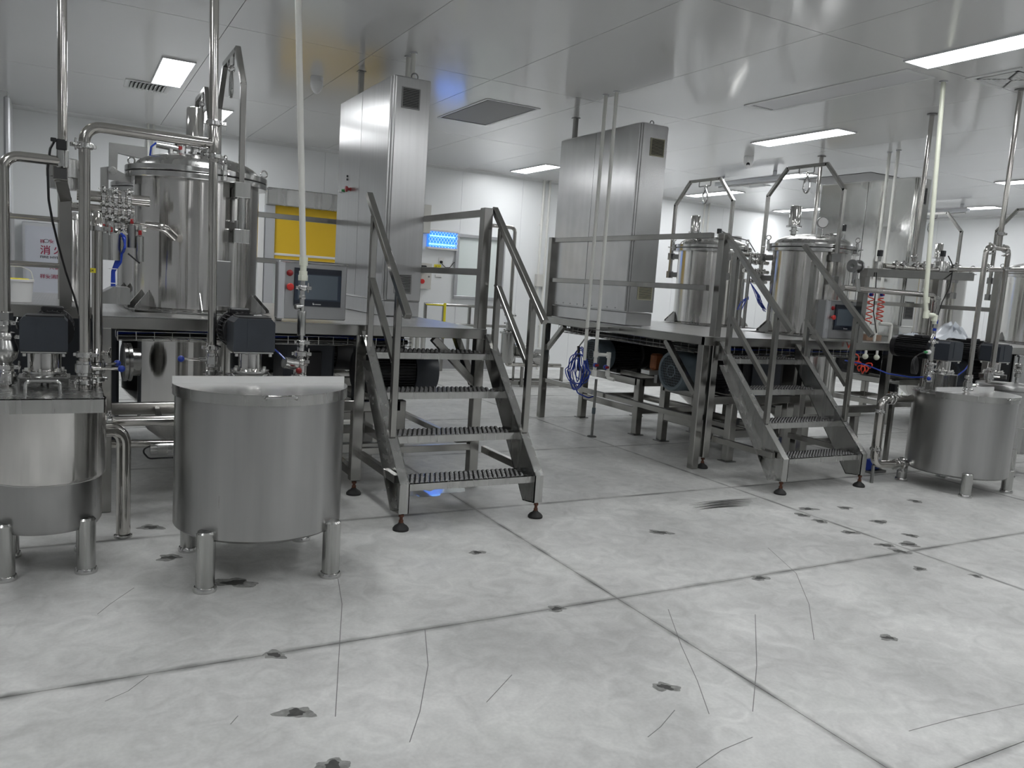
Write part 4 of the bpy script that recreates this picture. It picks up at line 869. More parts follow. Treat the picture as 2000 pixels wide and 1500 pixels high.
# bent square post with filter housing
t = thing('bent_post', 'bent square steel post on the left platform carrying a round filter housing', 'post', (.0, 5.75, PZ))
b0, b1, b2 = py(128, 600, 5.6), py(128, 385, 5.6), py(117, 345, 5.45)
MB().beam((b0.x, 5.6, PZ), (b1.x, 5.6, b1.z), .066, .066, up=(0, 1, 0)).build('post', 'steel_frame', t)
MB().beam((b1.x, 5.61, b1.z-.02), b2, .066, .066, up=(0, 1, 0)).build('cranked_arm', 'steel_frame', t)
mb = MB(); c = py(118, 338, 5.35); mb.obox(c+V((0, .06, 0)), (.038, 0, 0), (0, .07, 0), (0, 0, .038), .003); mb.build('open_end', 'steel_frame', t); MB().box(c.x-.033, c.x+.033, c.y-.013, c.y-.0115, c.z-.033, c.z+.033).build('hollow', 'dark_gap', t)
f = py(125, 355, 5.72); MB().lathe((f.x, 5.72, f.z), [(0, -.045), (.078, -.045), (.078, .02), (.095, .025), (.095, .13), (.09, .135), (0, .14)], n=40).build('filter_housing', 'steel_satin', t)
# manifold beside the kettle
t = thing('valve_manifold', 'dense steel valve manifold with clamps and blue air hoses left of the kettle', 'manifold', (.2, 5.62, 1.3))
ym = 5.60
for k, (yy, xa_, xb_, r) in enumerate(((380, 150, 292, .033), (403, 140, 262, .026), (437, 178, 285, .028))):
    a = py(xa_, yy, ym); b_ = py(xb_, yy+(xb_-xa_)*.02, ym); pipe(t, [(a.x, ym, a.z), (b_.x, ym, a.z)], r)
    for j, xx in enumerate((202, 214, 226, 240, 252)): c = py(xx, yy, ym); clamp(t, (c.x, ym, a.z), (1, 0, 0), r, (0, -1 if j % 2 else -.3, 1 if j % 2 == 0 else -.2))
for (xx, y0_, y1_, r) in ((208, 372, 440, .026), (232, 372, 432, .024), (246, 392, 440, .022)): a = py(xx, y0_, ym); b_ = py(xx, y1_, ym); pipe(t, [(a.x, ym+.01, a.z), (a.x, ym+.01, b_.z)], r)
for (xx, y0_, y1_, r, m_) in ((216, 456, 508, .060, 'steel_satin'), (201, 450, 507, .038, 'steel_satin'), (257, 440, 484, .024, 'steel_dark'), (273, 462, 511, .024, 'steel_satin')):
    a = py(xx, y0_, ym-.03); b_ = py(xx, y1_, ym-.03); ac = MB().lathe((a.x, ym-.03, b_.z), [(0, 0), (r, 0), (r, a.z-b_.z), (r*.8, a.z-b_.z+.004), (0, a.z-b_.z+.004)], n=30).build('actuator', m_, t)
    MB().cyl((a.x, ym-.03, a.z), (a.x, ym-.03, a.z+.07), r*.45, n=12).build('spindle', 'steel_bright', ac); MB().box(a.x-.010, a.x+.010, ym-.03-r*.5-.012, ym-.03-r*.5, a.z+.008, a.z+.038, .003).build('indicator', 'red_plastic', ac)
for k in range(5):
    a = py(236+k*2, 456+k*5, ym-.05); pts = [a, py(245, 462+k*6, ym-.06-.01*k), py(243-k, 490, ym-.05), py(228+k*2, 505+k*2, ym-.05), py(219+k, 530, ym-.05), py(218+k*1.5, 562, ym-.05)]
    MB().tube(pts, .006, 8, .03).build('air_hose', 'blue_hose', t)
for z in (500, 525, 553): c = py(221, z, ym-.052); MB().torus((c.x, c.y, c.z), (0, 0, 1), .022, .0025, 16, 6).build('cable_tie', 'white_plastic', t)
MB().tube([py(250, 495, ym-.06), py(262, 505, ym-.06), py(273, 514, ym-.05)], .005, 8).build('air_hose', 'cable_black', t)
a = py(285, 440, ym); pipe(t, [(a.x, ym, a.z), (a.x+.10, ym-.04, a.z-.005), (a.x+.17, ym+.03, a.z-.06)], .026, .05)
# sloping tray cover
t = thing('sloped_cover', 'low sloping stainless cover on the platform beside the kettle', 'cover', (.25, 5.45, PZ))
MB().prism([py(a, b_, 5.36) for a, b_ in ((184, 580), (222, 560), (254, 563), (254, 595), (184, 592))], (0, .30, 0)).build('body', 'steel_satin', t, ang=20); 
c = thing('steel_cylinder', 'slim polished steel cylinder standing on the left walkway', 'cylinder', (.12, 6.6, PZ)); x = py(147, 500, 6.6).x
MB().lathe((x, 6.6, PZ), [(.07, 0), (.075, .01), (.075, .58), (.06, .62), (0, .64)], n=32).build('shell', 'steel_polished', c); MB().torus((x, 6.6, PZ+.585), (0, 0, 1), .078, .006, 32, 6).build('band', 'steel_bright', c)
# white riser with steel valve train on the half-lidded vat
t = thing('white_riser', 'white plastic riser pipe with steel valve train on the half-lidded vat', 'pipe', (1.06, 4.35, .92))
yq = 4.35; W = lambda y, x: py(x, y, yq)
top = W(0, 582.5); bot = W(505, 592); dr = (top-bot)/(top.z-bot.z); tp = bot+dr*(ZC-bot.z)
MB().cyl(bot, tp, .0165, n=20).build('pipe', 'pvc_white', t)
xs = W(600, 590).x
def seg(y0_, y1_, r, m_, nm, n=24):
    a, b_ = W(y0_, 590).z, W(y1_, 590).z; return MB().lathe((xs, yq, b_), [(0, 0), (r*.96, 0), (r, .003), (r, a-b_-.003), (r*.96, a-b_), (0, a-b_)], n=n).build(nm, m_, t)
seg(502, 519, .0225, 'pvc_ivory', 'coupling'); seg(519, 530, .017, 'pvc_ivory', 'coupling'); seg(529, 538, .022, 'pvc_ivory', 'union'); seg(537, 548, .026, 'pvc_ivory', 'union_nut', 6)
seg(548, 610, .0125, 'steel_bright', 'steel_tube'); clamp(t, (xs, yq, W(562, 590).z), (0, 0, 1), .0165, (1, -.1, 0)); seg(576, 584, .017, 'steel_bright', 'nut', 6)
a = V((xs, yq, W(598, 590).z)); MB().cyl(a, a+V((-.045, -.01, .028)) if False else a+V((-.040, -.012, .034))*-1+V((-.08, -.024, .03)), .014, n=16).build('check_branch', 'steel_satin', t)
seg(607, 655, .0225, 'steel_satin', 'check_valve'); seg(655, 668, .014, 'steel_bright', 'steel_tube'); clamp(t, (xs, yq, W(669, 590).z), (0, 0, 1), .0165, (1, -.2, 0)); seg(673, 686, .019, 'steel_bright', 'ferrule'); clamp(t, (xs, yq, W(691, 590).z), (0, 0, 1), .024, (1, -.2, 0)); seg(691, 742, .017, 'steel_pipe', 'steel_tube')
butterfly(t, (xs, yq, W(720, 590).z), (0, 0, 1), .019, (-.3, -.95, 0), 'red_plastic', .03); clamp(t, (xs, yq, W(706, 590).z), (0, 0, 1), .018, (1, -.3, 0)); clamp(t, (xs, yq, W(735, 590).z), (0, 0, 1), .018, (-1, -.3, 0))
a = W(711, 585); ac = MB().cyl(a+V((-.025, -.03, 0)), a+V((-.095, -.05, .014)), .030, n=28).build('actuator', 'steel_satin', t); MB().tube([a+V((-.09, -.05, .03)), W(690, 545), W(676, 529)], .005, 8).build('air_hose', 'blue_hose', ac)
# ------------------------------------------------------------------ under and behind the left platform
M2 = big_motor(2.50, 5.82, .78, .165, .62, 1, 'dark grey drive motor under the left platform behind the stair', 'motor_paint')
big_motor(2.3, 7.25, .78, .17, .62, 1, 'black drive motor deep under the left platform', 'motor_black')
def machine_base(name_label, x0, x1, y0, y1, z):
    t = thing('machine_base', name_label, 'frame', ((x0+x1)/2, (y0+y1)/2, 0))
    for x in (x0, x1):
        for y in (y0, y1):
            MB().beam((x, y, .008), (x, y, z), .08, .08, up=(0, 1, 0), ch=.006).build('leg', 'steel_frame', t); MB().box(x-.06, x+.06, y-.06, y+.06, 0, .008).build('foot_plate', 'steel_dark', t)
        MB().beam((x, y0, z-.04), (x, y1, z-.04), .08, .08, ch=.006).build('rail', 'steel_frame', t); MB().beam((x, y0, .26), (x, y1, .26), .06, .07, ch=.005).build('rail', 'steel_frame', t)
    for y in (y0, y1):
        MB().beam((x0, y, z-.04), (x1, y, z-.04), .08, .08, ch=.006).build('rail', 'steel_frame', t); MB().beam((x0, y, .26), (x1, y, .26), .06, .07, ch=.005).build('rail', 'steel_frame', t)
    MB().beam(((x0+x1)/2, y0, z-.04), ((x0+x1)/2, y1, z-.04), .08, .08, ch=.006).build('rail', 'steel_frame', t)
    return t
machine_base('steel base frame under the drive motor behind the left stair', 1.55, 2.12, 5.5, 6.2, .604)
machine_base('steel base frame deep under the left platform', 1.5, 2.3, 6.8, 7.7, .604)
t = thing('dark_casing', 'dark grey machine casing under the left platform beside the large vat', 'casing', (1.55, 5.75, .6)); MB().box(1.30, 1.66, 5.62, 5.98, .60, 1.04, .02).build('case', 'motor_paint', t); MB().box(1.42, 1.56, 5.60, 5.62, .68, .94, .006).build('cover', 'motor_black', t)
t = thing('dark_casing', 'black machine casing deep under the left platform', 'casing', (1.4, 7.2, .6)); MB().box(1.16, 1.66, 6.9, 7.6, .62, 1.06, .03).build('case', 'motor_black', t); MB().box(1.22, 1.6, 6.87, 6.9, .66, .98, .01).build('cover', 'motor_black', t)
t = thing('dark_casing', 'dark block added to darken the gap under the left walkway behind the stepped vat', 'casing', (.0, 7.3, 0)); MB().box(-.45, .33, 7.0, 7.7, .06, 1.05, .02).build('case', 'motor_paint', t); MB().box(-.43, .31, 7.02, 7.68, 0, .06).build('plinth', 'steel_dark', t)  # invented block, hides the bright wall so the gap under the walkway reads dark
t = thing('yellow_actuator', 'small yellow and black actuator under the left platform', 'actuator', (1.9, 6.5, .9)); a = py(742, 660, 6.4); MB().box(a.x-.06, a.x+.14, 6.35, 6.45, a.z-.05, a.z+.03, .008).build('body', 'yellow_label', t); MB().box(a.x-.12, a.x+.10, 6.36, 6.44, a.z+.03, a.z+.07, .01).build('cap', 'plastic_black', t)
for k in range(3):
    a = py(800+k*11, 665, 7.6); c = thing('white_hose_bundle' if False else 'flexible_hose', 'white flexible hose hanging beside the yellow actuator', 'hose', (a.x, 7.6, .8), 'white hoses under the left platform'); MB().tube([(a.x, 7.6, 1.09), (a.x+.02, 7.6, .9), (a.x+.03, 7.62, .6), (a.x-.02, 7.7, .35)], .022, 12, .1).build('hose', 'pvc_white', c)
t = thing('transfer_pipe', 'horizontal steel transfer pipe behind the two left vats', 'pipe', (.5, 4.95, .6)); a = py(210, 823, 4.98); pipe(t, [(a.x, 4.98, a.z), (1.5, 4.98, a.z)], .031); clamp(t, (a.x+.01, 4.98, a.z), (1, 0, 0), .033, (0, -.4, 1))
for x in (.45, 1.45): MB().beam((x, 5.0, a.z), (x, 5.17, .62), .03, .03).build('bracket', 'steel_frame', t)
t = thing('drain_actuator', 'steel drain pipe and actuator low behind the large vat', 'actuator', (.7, 5.3, .4)); a = py(318, 875, 5.1); MB().lathe((a.x-.07, 5.1, a.z), [(0, 0), (.035, 0), (.036, .01), (.036, .2), (0, .2)], axis=(1, 0, 0), n=24).build('actuator', 'steel_satin', t); MB().tube([(a.x-.07, 5.08, a.z+.02), (a.x-.12, 5.06, a.z), (a.x-.08, 5.05, a.z-.05), (a.x+.1, 5.05, a.z-.05)], .005, 8, .03).build('air_hose', 'cable_black', t)
b_ = py(250, 866, 5.3); pipe(t, [(b_.x-.1, 5.3, b_.z), (1.2, 5.3, b_.z-.03)], .025); MB().beam((a.x+.10, 5.1, a.z-.1), (a.x+.10, 5.1, 0), .03, .03, up=(0, 1, 0)).build('stand', 'steel_frame', t)
# ------------------------------------------------------------------ far left background
t = thing('hydrant_cabinet', 'white fire hydrant cabinet with red Chinese lettering on the back wall', 'cabinet', (-.2, YW, .88)); yc = YW-.20
MB().box(-.56, .14, yc, YW, .86, 1.90, .01).build('body', 'aluminium', t); dr = MB().box(-.525, .105, yc-.012, yc, .92, 1.85, .008).build('door', 'hydrant_front', t)
yt = yc-.0135
def tp_(x, y): return py(x, y, yt)
a = tp_(78, 474); text(dr, '祥', a, .055, 'red_print'); a = tp_(96, 474); text(dr, '安', a, .055, 'red_print')
a = tp_(90.5, 470.5); mb = MB(); mb.torus(a, (0, 1, 0), .022, .0022, 20, 5); [setattr(v, 'x', a.x+(v.x-a.x)*1.35) for v in mb.v]; mb.build('emblem', 'ink_dark', dr)
a = tp_(78, 494.5); text(dr, '消', a, .125, 'red_print'); a = tp_(104, 494.5); text(dr, '火', a, .125, 'red_print'); a = tp_(130, 494.5); text(dr, '栓', a, .125, 'red_print')
a = tp_(78, 503.5); text(dr, 'FIRE HYDRANT', a, .044, 'ink_dark', font_sc=(1.25, 1)); a = tp_(96, 525); text(dr, '火警', a, .06, 'red_print'); a = tp_(78, 542.5); text(dr, '祥安消防科技', a, .062, 'red_print')
t = thing('white_bucket', 'small white plastic bucket with yellow lid content on the left walkway', 'bucket', (-.36, 6.3, PZ)); c = py(32, 585, 6.28); bx = c.x
MB().lathe((bx, 6.28, PZ), [(0, .002), (.088, .002), (.098, .135), (.104, .136), (.104, .150), (.098, .152), (.092, .14), (.082, .02), (0, .02)], n=40).build('shell', 'white_plastic', t); MB().lathe((bx, 6.28, PZ), [(0, .158), (.07, .157), (.09, .140)], n=32).build('content', 'yellow_label', t)
MB().tube([(bx-.10, 6.28, PZ+.14), (bx-.085, 6.28, PZ+.21), (bx-.03, 6.27, PZ+.235), (bx+.03, 6.27, PZ+.235), (bx+.085, 6.28, PZ+.21), (bx+.10, 6.28, PZ+.14)], .003, 8, .03).build('handle', 'white_plastic', t)
t = thing('grey_cupboard', 'grey cupboard at the back wall behind the left walkway', 'cupboard', (-.65, 12.2, 0)); MB().box(-1.2, -.60, 11.0, 11.5, 0, 1.95, .01).build('body', 'gray_panel', t)
t = thing('wall_tube_rail', 'pair of round steel tubes crossing in front of the hydrant cabinet', 'rail', (-.3, 6.9, PZ))
for (qy, xa_, xb_) in ((421, -1.2, py(117, 428, 6.9).x), (512, -1.2, py(117, 518, 6.9).x)): c = py(60, qy+4, 6.9); MB().cyl((xa_, 6.9, c.z), (xb_, 6.9, c.z), .02, n=14).build('rail', 'steel_pipe', t)
MB().cyl((-1.15, 6.9, PZ), (-1.15, 6.9, 2.0), .02, n=12).build('post', 'steel_pipe', t); x = py(119, 560, 6.9).x; MB().cyl((x, 6.9, PZ), (x, 6.9, 2.0), .02, n=12).build('post', 'steel_pipe', t)
# ------------------------------------------------------------------ filter unit by the back wall
t = thing('filter_pump_unit', 'steel filter column with pumps on a base near the back wall', 'pump', (6.2, 10.6, 0)); yp = 10.6
c = py(992, 680, yp); x = c.x; zt_, zb_ = py(992, 652, yp).z, py(992, 702, yp).z
MB().lathe((x, yp, 0), [(0, zb_-.05), (.09, zb_-.05), (.11, zb_), (.11, zt_), (.14, zt_+.005), (.14, zt_+.03), (.05, zt_+.05), (.05, zt_+.14), (.035, zt_+.15), (.035, zt_+.3), (.03, zt_+.31)], n=28).build('filter_column', 'steel_satin', t)
for dx_ in (-.1, .12): MB().beam((x+dx_, yp, 0), (x+dx_, yp, zb_+.1), .03, .03, up=(0, 1, 0)).build('stand_leg', 'steel_frame', t)
for z in (zt_+.06, zt_+.16, zt_+.28): clamp(t, (x, yp, z), (0, 0, 1), .05, (1, -.3, 0))
pipe(t, [(x, yp, zt_+.3), (x-.01, yp, 2.34), (x-.42, yp, 2.34), (x-.50, yp+.1, 2.15)], .028, .07)
for (dx_, z, r, L_, m_) in ((.30, .52, .12, .28, 'steel_satin'), (.62, .42, .15, .22, 'steel_bright')): MB().lathe((x+dx_, yp-.15, z), [(0, 0), (r*.5, 0), (r, .05), (r, L_*.8), (r*.7, L_), (0, L_)], axis=(-.6, 1, 0), n=28).build('pump', m_, t)
pipe(t, [(x, yp, zb_-.04), (x, yp, .3), (x+.9, yp-.1, .3)], .03, .06); MB().beam((x-.1, yp-.2, .05), (x+1.0, yp-.4, .05), .06, .06).build('base_rail', 'steel_frame', t); MB().beam((x-.1, yp+.1, .05), (x+1.0, yp, .05), .06, .06).build('base_rail', 'steel_frame', t)
for dx_ in (.1, .8):
    MB().beam((x+dx_, yp-.3, 0), (x+dx_, yp-.3, .30), .04, .04, up=(0, 1, 0)).build('stand_leg', 'steel_frame', t)
# ================================================================== RIGHT MACHINE
XL = 4.79
platform('stainless work platform carrying the worn cabinet and two kettles', 4.75, 7.40, 5.2, 7.95,
    [(4.80, 5.26, 1.10, False), (4.905, 5.25, 2.06, True), (4.78, 7.86, 2.06, False), (7.22, 5.23, 1.10, False), (7.35, 7.86, 1.10, False), (6.05, 5.25, 1.10, False)],
    [((XL, 5.27, 2.03), (XL, 7.86, 2.03)), ((XL, 5.27, 1.585), (XL, 7.86, 1.585)), ((4.79, 5.28, .44), (4.79, 7.84, .44))],
    [(4.75, 7.40, 5.2, 5.58), (4.75, 6.42, 5.58, 7.95), (7.36, 7.40, 5.58, 7.95), (6.42, 7.36, 6.52, 7.03)],
    [((XL, 7.5, 1.09), (XL, 7.84, .80)), ((XL, 5.75, 1.09), (XL, 5.30, .66))],
    [((XL-.015, 5.2, 1.132), (XL-.015, 7.95, 1.132), .074), ((4.75, 5.215, 1.132), (7.40, 5.215, 1.132), .074), ((4.75, 7.92, 1.132), (7.40, 7.92, 1.132), .07), ((7.38, 5.2, 1.132), (7.38, 7.92, 1.132), .07), ((6.1, 5.24, .50), (7.22, 5.24, .50), .07), ((4.95, 5.3, .60), (6.05, 5.3, .60), .07), ((5.9, 5.3, .2), (5.9, 7.8, .2), .07)])
cable_tray((4.84, 7.70, 1.085), (4.84, 5.42, 1.085), .25, 'wire cable basket under the side of the right platform', (1, 0, 0), drop=.075, cables=('cable_black', 'cable_black', 'cable_black'))
cable_tray((5.0, 5.30, 1.085), (7.1, 5.30, 1.085), .25, 'wire cable basket under the front of the right platform', (0, 1, 0), drop=.075, cables=('cable_black', 'blue_hose', 'cable_black'))
stair(4.885, 'stainless stair with pale grip treads leading up to the right platform', (.83, 1.37))
t = cabinet(4.82, 5.145, 6.43, 7.88, 3.14, 'tall dented stainless cabinet standing on the right platform', 'steel_cabinet_worn', 'beige_vent', [7.18], [(4.93, 5.10, 2.835, 3.005), (4.925, 5.105, 1.435, 1.585)])
MB().box(5.145, 5.172, 6.46, 7.86, PZ+.3, 3.13, .003).build('rear_door', 'steel_cabinet_worn', t); MB().torus((4.99, 6.50, 3.16), (0, 1, 0), .022, .005, 18, 8).build('lifting_eye', 'steel_dark', t)
for k in range(9): MB().cyl((4.80, 6.6+k*.14, PZ+.17), (4.803, 6.6+k*.14, PZ+.17), .006, n=8).build('screw', 'steel_dark', t)
c = thing('hanger_tube', 'dark steel hanger tube between the dented cabinet and ceiling', 'tube', (4.88, 7.75, 3.14)); MB().beam((4.88, 7.72, 3.143), (4.88, 7.72, ZC), .045, .045, up=(0, 1, 0)).build('tube', 'steel_frame', c); MB().box(4.845, 4.915, 7.685, 7.755, ZC-.008, ZC).build('plate', 'steel_dark', c)
# two white pipes in front of the dented cabinet
t = thing('white_drop_pipe', 'white plastic drop pipe, left of the pair before the dented cabinet', 'pipe', (4.50, 6.63, .9)); MB().cyl((4.50, 6.63, .80), (4.505, 6.62, ZC), .0175, n=18).build('pipe', 'pvc_white', t)
MB().torus((4.50, 6.63, 1.12), (0, 0, 1), .019, .004, 18, 6).build('clip', 'steel_dark', t); MB().beam((4.50, 6.63, 1.12), (4.76, 6.63, 1.13), .012, .02).build('bracket', 'steel_dark', t);
MB().lathe((4.505, 6.62, ZC-.01), [(.018, 0), (.032, 0), (.032, .01)], n=20).build('rosette', 'aluminium', t)
t = thing('white_drop_pipe', 'white plastic drop pipe with a U-branch, right of the pair before the dented cabinet', 'pipe', (4.50, 6.44, .9))
xq, yq2 = 4.50, 6.44; z1 = py(1165, 692, yq2).z; z2 = py(1165, 735, yq2).z
MB().cyl((xq, yq2, z2), (xq, yq2, ZC), .0175, n=18).build('pipe', 'pvc_white', t); pipe(t, [(xq, yq2, z1), (xq+.145, yq2-.02, z1-.005), (xq+.145, yq2-.02, z2-.01), (xq+.17, yq2-.10, z2-.02)], .0175, .03, 'pvc_white', name='branch_pipe')
for (x, y, z) in ((xq, yq2, z1), (xq+.14, yq2-.02, z1-.005), (xq, yq2, z2+.03), (xq+.145, yq2-.02, z2+.03)): MB().lathe((x, y, z-.03), [(.018, 0), (.024, .003), (.024, .057), (.018, .06)], n=18).build('fitting', 'pvc_white', t)
for (x, z) in ((xq-.005, py(1157, 712, yq2).z), (xq+.12, py(1180, 716, yq2).z)): MB().lathe((x-.02, yq2-.03, z), [(.018, 0), (.022, .005), (.022, .03), (.012, .034), (0, .034)], axis=(-.3, -1, 0), n=18).build('ball_valve', 'blue_knob', t); MB().box(x-.04, x, yq2-.075, yq2-.06, z-.012, z+.012, .004).build('valve_handle', 'red_plastic', t)
MB().torus((xq, yq2, 1.12), (0, 0, 1), .019, .004, 18, 6).build('clip', 'steel_dark', t); MB().beam((xq, yq2, 1.12), (4.76, yq2, 1.13), .012, .02).build('bracket', 'steel_dark', t)
MB().lathe((xq, yq2, ZC-.01), [(.018, 0), (.032, 0), (.032, .01)], n=20).build('rosette', 'aluminium', t)
t = thing('floor_riser', 'thin steel riser with a dark joint rising from a floor plate', 'pipe', (4.72, 6.80, 0)); c = pz(1159, 845); c = V((4.71, 6.70, 0)); MB().cyl((c.x, c.y, 0), (c.x, c.y, .60), .014, n=14).build('pipe', 'steel_mid', t); MB().lathe((c.x, c.y, .24), [(.016, 0), (.019, .005), (.019, .06), (.016, .065)], n=16).build('joint', 'motor_grey_blue', t); MB().lathe((c.x, c.y, 0), [(0, 0), (.05, 0), (.045, .008), (.015, .010)], n=24).build('floor_plate', 'dirt', t)
# coil of blue hose on the lower rail
t = thing('hose_coil', 'coil of blue air hose hanging on the side of the right platform', 'hose', (4.62, 6.95, .7))
c0 = py(1128, 702, 6.95)
for k in range(9):
    w_ = .03+.03*((k*2) % 5); hh = .15+.03*((k*3) % 5); xx = c0.x-.02+.008*k; pts = []
    for i in range(25):
        a = 2*math.pi*i/24; pts.append(V((xx+.03*math.sin(a+k), c0.y+(w_+.04)*math.sin(a)*(.9 if math.cos(a) > 0 else 1.15)+.012*k-.05, c0.z-.10+hh*math.cos(a)*(.8)+.012*math.sin(3*a+k))))
    MB().tube(pts, .0055, 8, caps=False).build('loop', 'blue_hose', t)
MB().tube([c0+V((0, .05, -.25)), c0+V((.05, .02, -.36)), c0+V((.14, -.05, -.40)), c0+V((.22, -.08, -.37))], .007, 8, .04).build('loose_end', 'blue_hose', t); MB().beam(c0+V((0, 0, .14)), c0+V((.03, 0, -.12)), .03, .02).build('strap', 'cable_black', t); MB().beam(c0+V((0, 0, .13)), (4.79, 6.95, 1.10), .012, .012).build('hanger', 'steel_dark', t)
big_motor(4.90, 5.78, .80, .185, .72, -1, 'blue-grey drive motor with mesh fan guard under the right platform', 'motor_grey_blue')
big_motor(5.0, 7.25, .80, .17, .7, -1, 'dark drive motor with fan guard deep under the right platform', 'motor_grey_blue')
machine_base('steel base frame under the fan-guarded motor of the right platform', 5.36, 6.0, 5.42, 6.38, .604)
machine_base('steel base frame under the rear motor of the right platform', 5.29, 6.1, 6.72, 7.77, .604)
t = thing('motor_mount', 'small orange-brown coupling guard between the right motors', 'guard', (5.5, 6.6, .8)); a = py(1280, 700, 6.55); MB().box(a.x-.04, a.x+.08, 6.5, 6.6, a.z-.12, a.z+.05, .02).build('guard', 'orange_brown', t); MB().box(a.x-.12, a.x+.16, 6.48, 6.62, a.z-.165, a.z-.12, .004).build('bracket', 'bolt_light', t); MB().beam((a.x+.05, 6.55, .58), (a.x+.05, 6.55, a.z-.15), .05, .05, up=(0, 1, 0)).build('stem', 'steel_dark', t)
for (b0_, lb) in (((5.75, 6.3, 6.85, 7.7, .62, 1.06), 'black gear casing behind the rear motor of the right platform'), ((6.35, 7.2, 6.7, 7.05, .35, 1.05), 'black casing between the lower kettle bodies of the right platform'), ((5.66, 6.2, 5.6, 6.3, .62, 1.06), 'black gear casing behind the fan-guarded motor')):
    t = thing('dark_casing', lb, 'casing', ((b0_[0]+b0_[1])/2, (b0_[2]+b0_[3])/2, b0_[4])); MB().box(*b0_, .03).build('case', 'motor_black', t); MB().box(b0_[0]+.08, b0_[1]-.08, b0_[2]-.02, b0_[2], b0_[4]+.06, b0_[5]-.08, .008).build('cover', 'motor_paint', t)
t = thing('low_skid', 'low steel skid frame under the right end of the right platform', 'frame', (6.9, 5.6, 0))
for (p, q) in (((6.3, 5.55, .40), (7.3, 5.55, .40)), ((6.3, 6.5, .40), (7.3, 6.5, .40)), ((6.35, 5.55, .40), (6.35, 6.5, .40)), ((7.25, 5.55, .40), (7.25, 6.5, .40)), ((6.3, 5.55, .12), (7.3, 5.55, .12))): MB().beam(p, q, .07, .07, ch=.005).build('rail', 'steel_frame', t)
for x in (6.35, 7.25):
    for y in (5.55, 6.5): MB().beam((x, y, 0), (x, y, .37), .07, .07, up=(0, 1, 0), ch=.005).build('leg', 'steel_frame', t)
t = thing('air_regulator', 'small black air regulator with dial under the right platform', 'regulator', (5.7, 6.0, .4)); a = py(1430, 825, 5.45); MB().box(a.x-.05, a.x+.05, 5.4, 5.5, a.z-.02, a.z+.04, .008).build('body', 'plastic_black', t); MB().lathe((a.x-.06, 5.42, a.z), [(0, .02), (.024, .02), (.026, 0), (0, 0)], axis=(-.6, -1, 0), n=20).build('dial', 'white_plastic', t); MB().cyl((a.x, 5.45, a.z-.10), (a.x, 5.45, a.z-.02), .025, n=16).build('bowl', 'window_glass', t); MB().box(a.x-.03, a.x+.03, 5.42, 5.48, a.z+.04, a.z+.055, .003).build('band', 'red_plastic', t); MB().beam((a.x+.04, 5.45, a.z), (5.9, 5.45, a.z), .02, .02).build('bracket', 'steel_frame', t)
t = thing('filter_box', 'tall dull steel box on the floor under the right platform', 'box', (6.25, 5.49, 0)); MB().box(6.08, 6.42, 5.42, 5.56, .02, .62, .006).build('body', 'steel_frame', t); MB().box(6.07, 6.43, 5.41, 5.57, .62, .635, .003).build('lid', 'steel_satin', t)
t = thing('blue_hose_bundle', 'bundle of blue hoses hanging behind the right stair treads', 'hose', (5.9, 5.7, .6))
for k in range(5):
    a = py(1490+k*3, 690, 5.7); b_ = py(1477+k*2, 735, 5.7); c = py(1472+k, 775, 5.7); MB().tube([a, b_, c], .010, 8).build('hose', 'blue_hose', t)
# kettles
KF, KR = (6.92, 6.05), (6.84, 7.50)
t, lid = kettle(*KF, 'polished kettle with pressure gauge behind the right stair', 1)
capsule_motor(t, py(1551, 441, 6.0), .058, .20)
a = py(1605, 457, 5.85); MB().cyl(a+V((0, 0, -.03)), a+V((0, 0, .06)), .010, n=10).build('gauge_stem', 'steel_bright', t); MB().lathe(a+V((0, .015, .115)), [(0, .0), (.055, 0), (.058, .005), (.058, .03), (.05, .034)], axis=(-.6, -1, 0), n=28).build('gauge_case', 'steel_dark', t); MB().lathe(a+V((-.018, -.015, .115)), [(0, .003), (.048, .003), (.05, 0)], axis=(-.6, -1, 0), n=28).build('gauge_dial', 'white_plastic', t)
a = py(1648, 450, 5.9); MB().cyl(a+V((0, 0, -.14)), a, .013, n=12).build('sensor', 'steel_bright', t); MB().box(a.x-.018, a.x+.018, a.y-.018, a.y+.018, a.z-.01, a.z+.06, .004).build('sensor_plug', 'plastic_black', t); MB().tube([a+V((0, 0, .02)), a+V((-.08, 0, -.02)), a+V((-.13, 0, -.12))], .005, 8, .05).build('cable', 'cable_black', t)
MB().box(KF[0]+.27, KF[0]+.36, KF[1]-.1, KF[1]+.1, 2.12, 2.27, .004).build('hinge_block', 'steel_satin', t)
MB().cyl((KF[0]+.09, KF[1]-.02, 2.22), (KF[0]+.24, KF[1]-.02, 2.24), .035, n=20).build('lid_actuator', 'steel_satin', t)
t, lid = kettle(*KR, 'polished kettle standing behind the railing post of the right platform', 1)
capsule_motor(t, py(1357, 453, 7.45), .055, .19)
a = py(1404, 455, 7.35); MB().cyl(a+V((0, 0, -.14)), a, .014, n=12).build('sensor', 'steel_bright', t); MB().box(a.x-.02, a.x+.03, a.y-.018, a.y+.018, a.z-.01, a.z+.05, .004).build('sensor_plug', 'plastic_black', t); MB().tube([a+V((.03, 0, .03)), py(1430, 462, 7.3), py(1462, 470, 7.3), py(1475, 492, 7.2)], .006, 8, .05).build('cable', 'cable_black', t)
MB().box(KR[0]+.27, KR[0]+.36, KR[1]-.1, KR[1]+.1, 2.12, 2.27, .004).build('hinge_block', 'steel_satin', t)
hoop(6.74, 6.09, 'large lifting arch with ring hook over the gauge kettle', half=.50, sh=2.66, top=2.93, tank=(*KF, .405))
hoop(6.62, 7.50, 'lifting arch over the rear kettle of the right platform', half=.50, sh=2.62, top=2.885, tank=(*KR, .405))
hm = hmi(6.31, 6.80, 1.19, 1.555, 5.27, 'grey operator panel with touch screen behind the right stair rail', PZ)
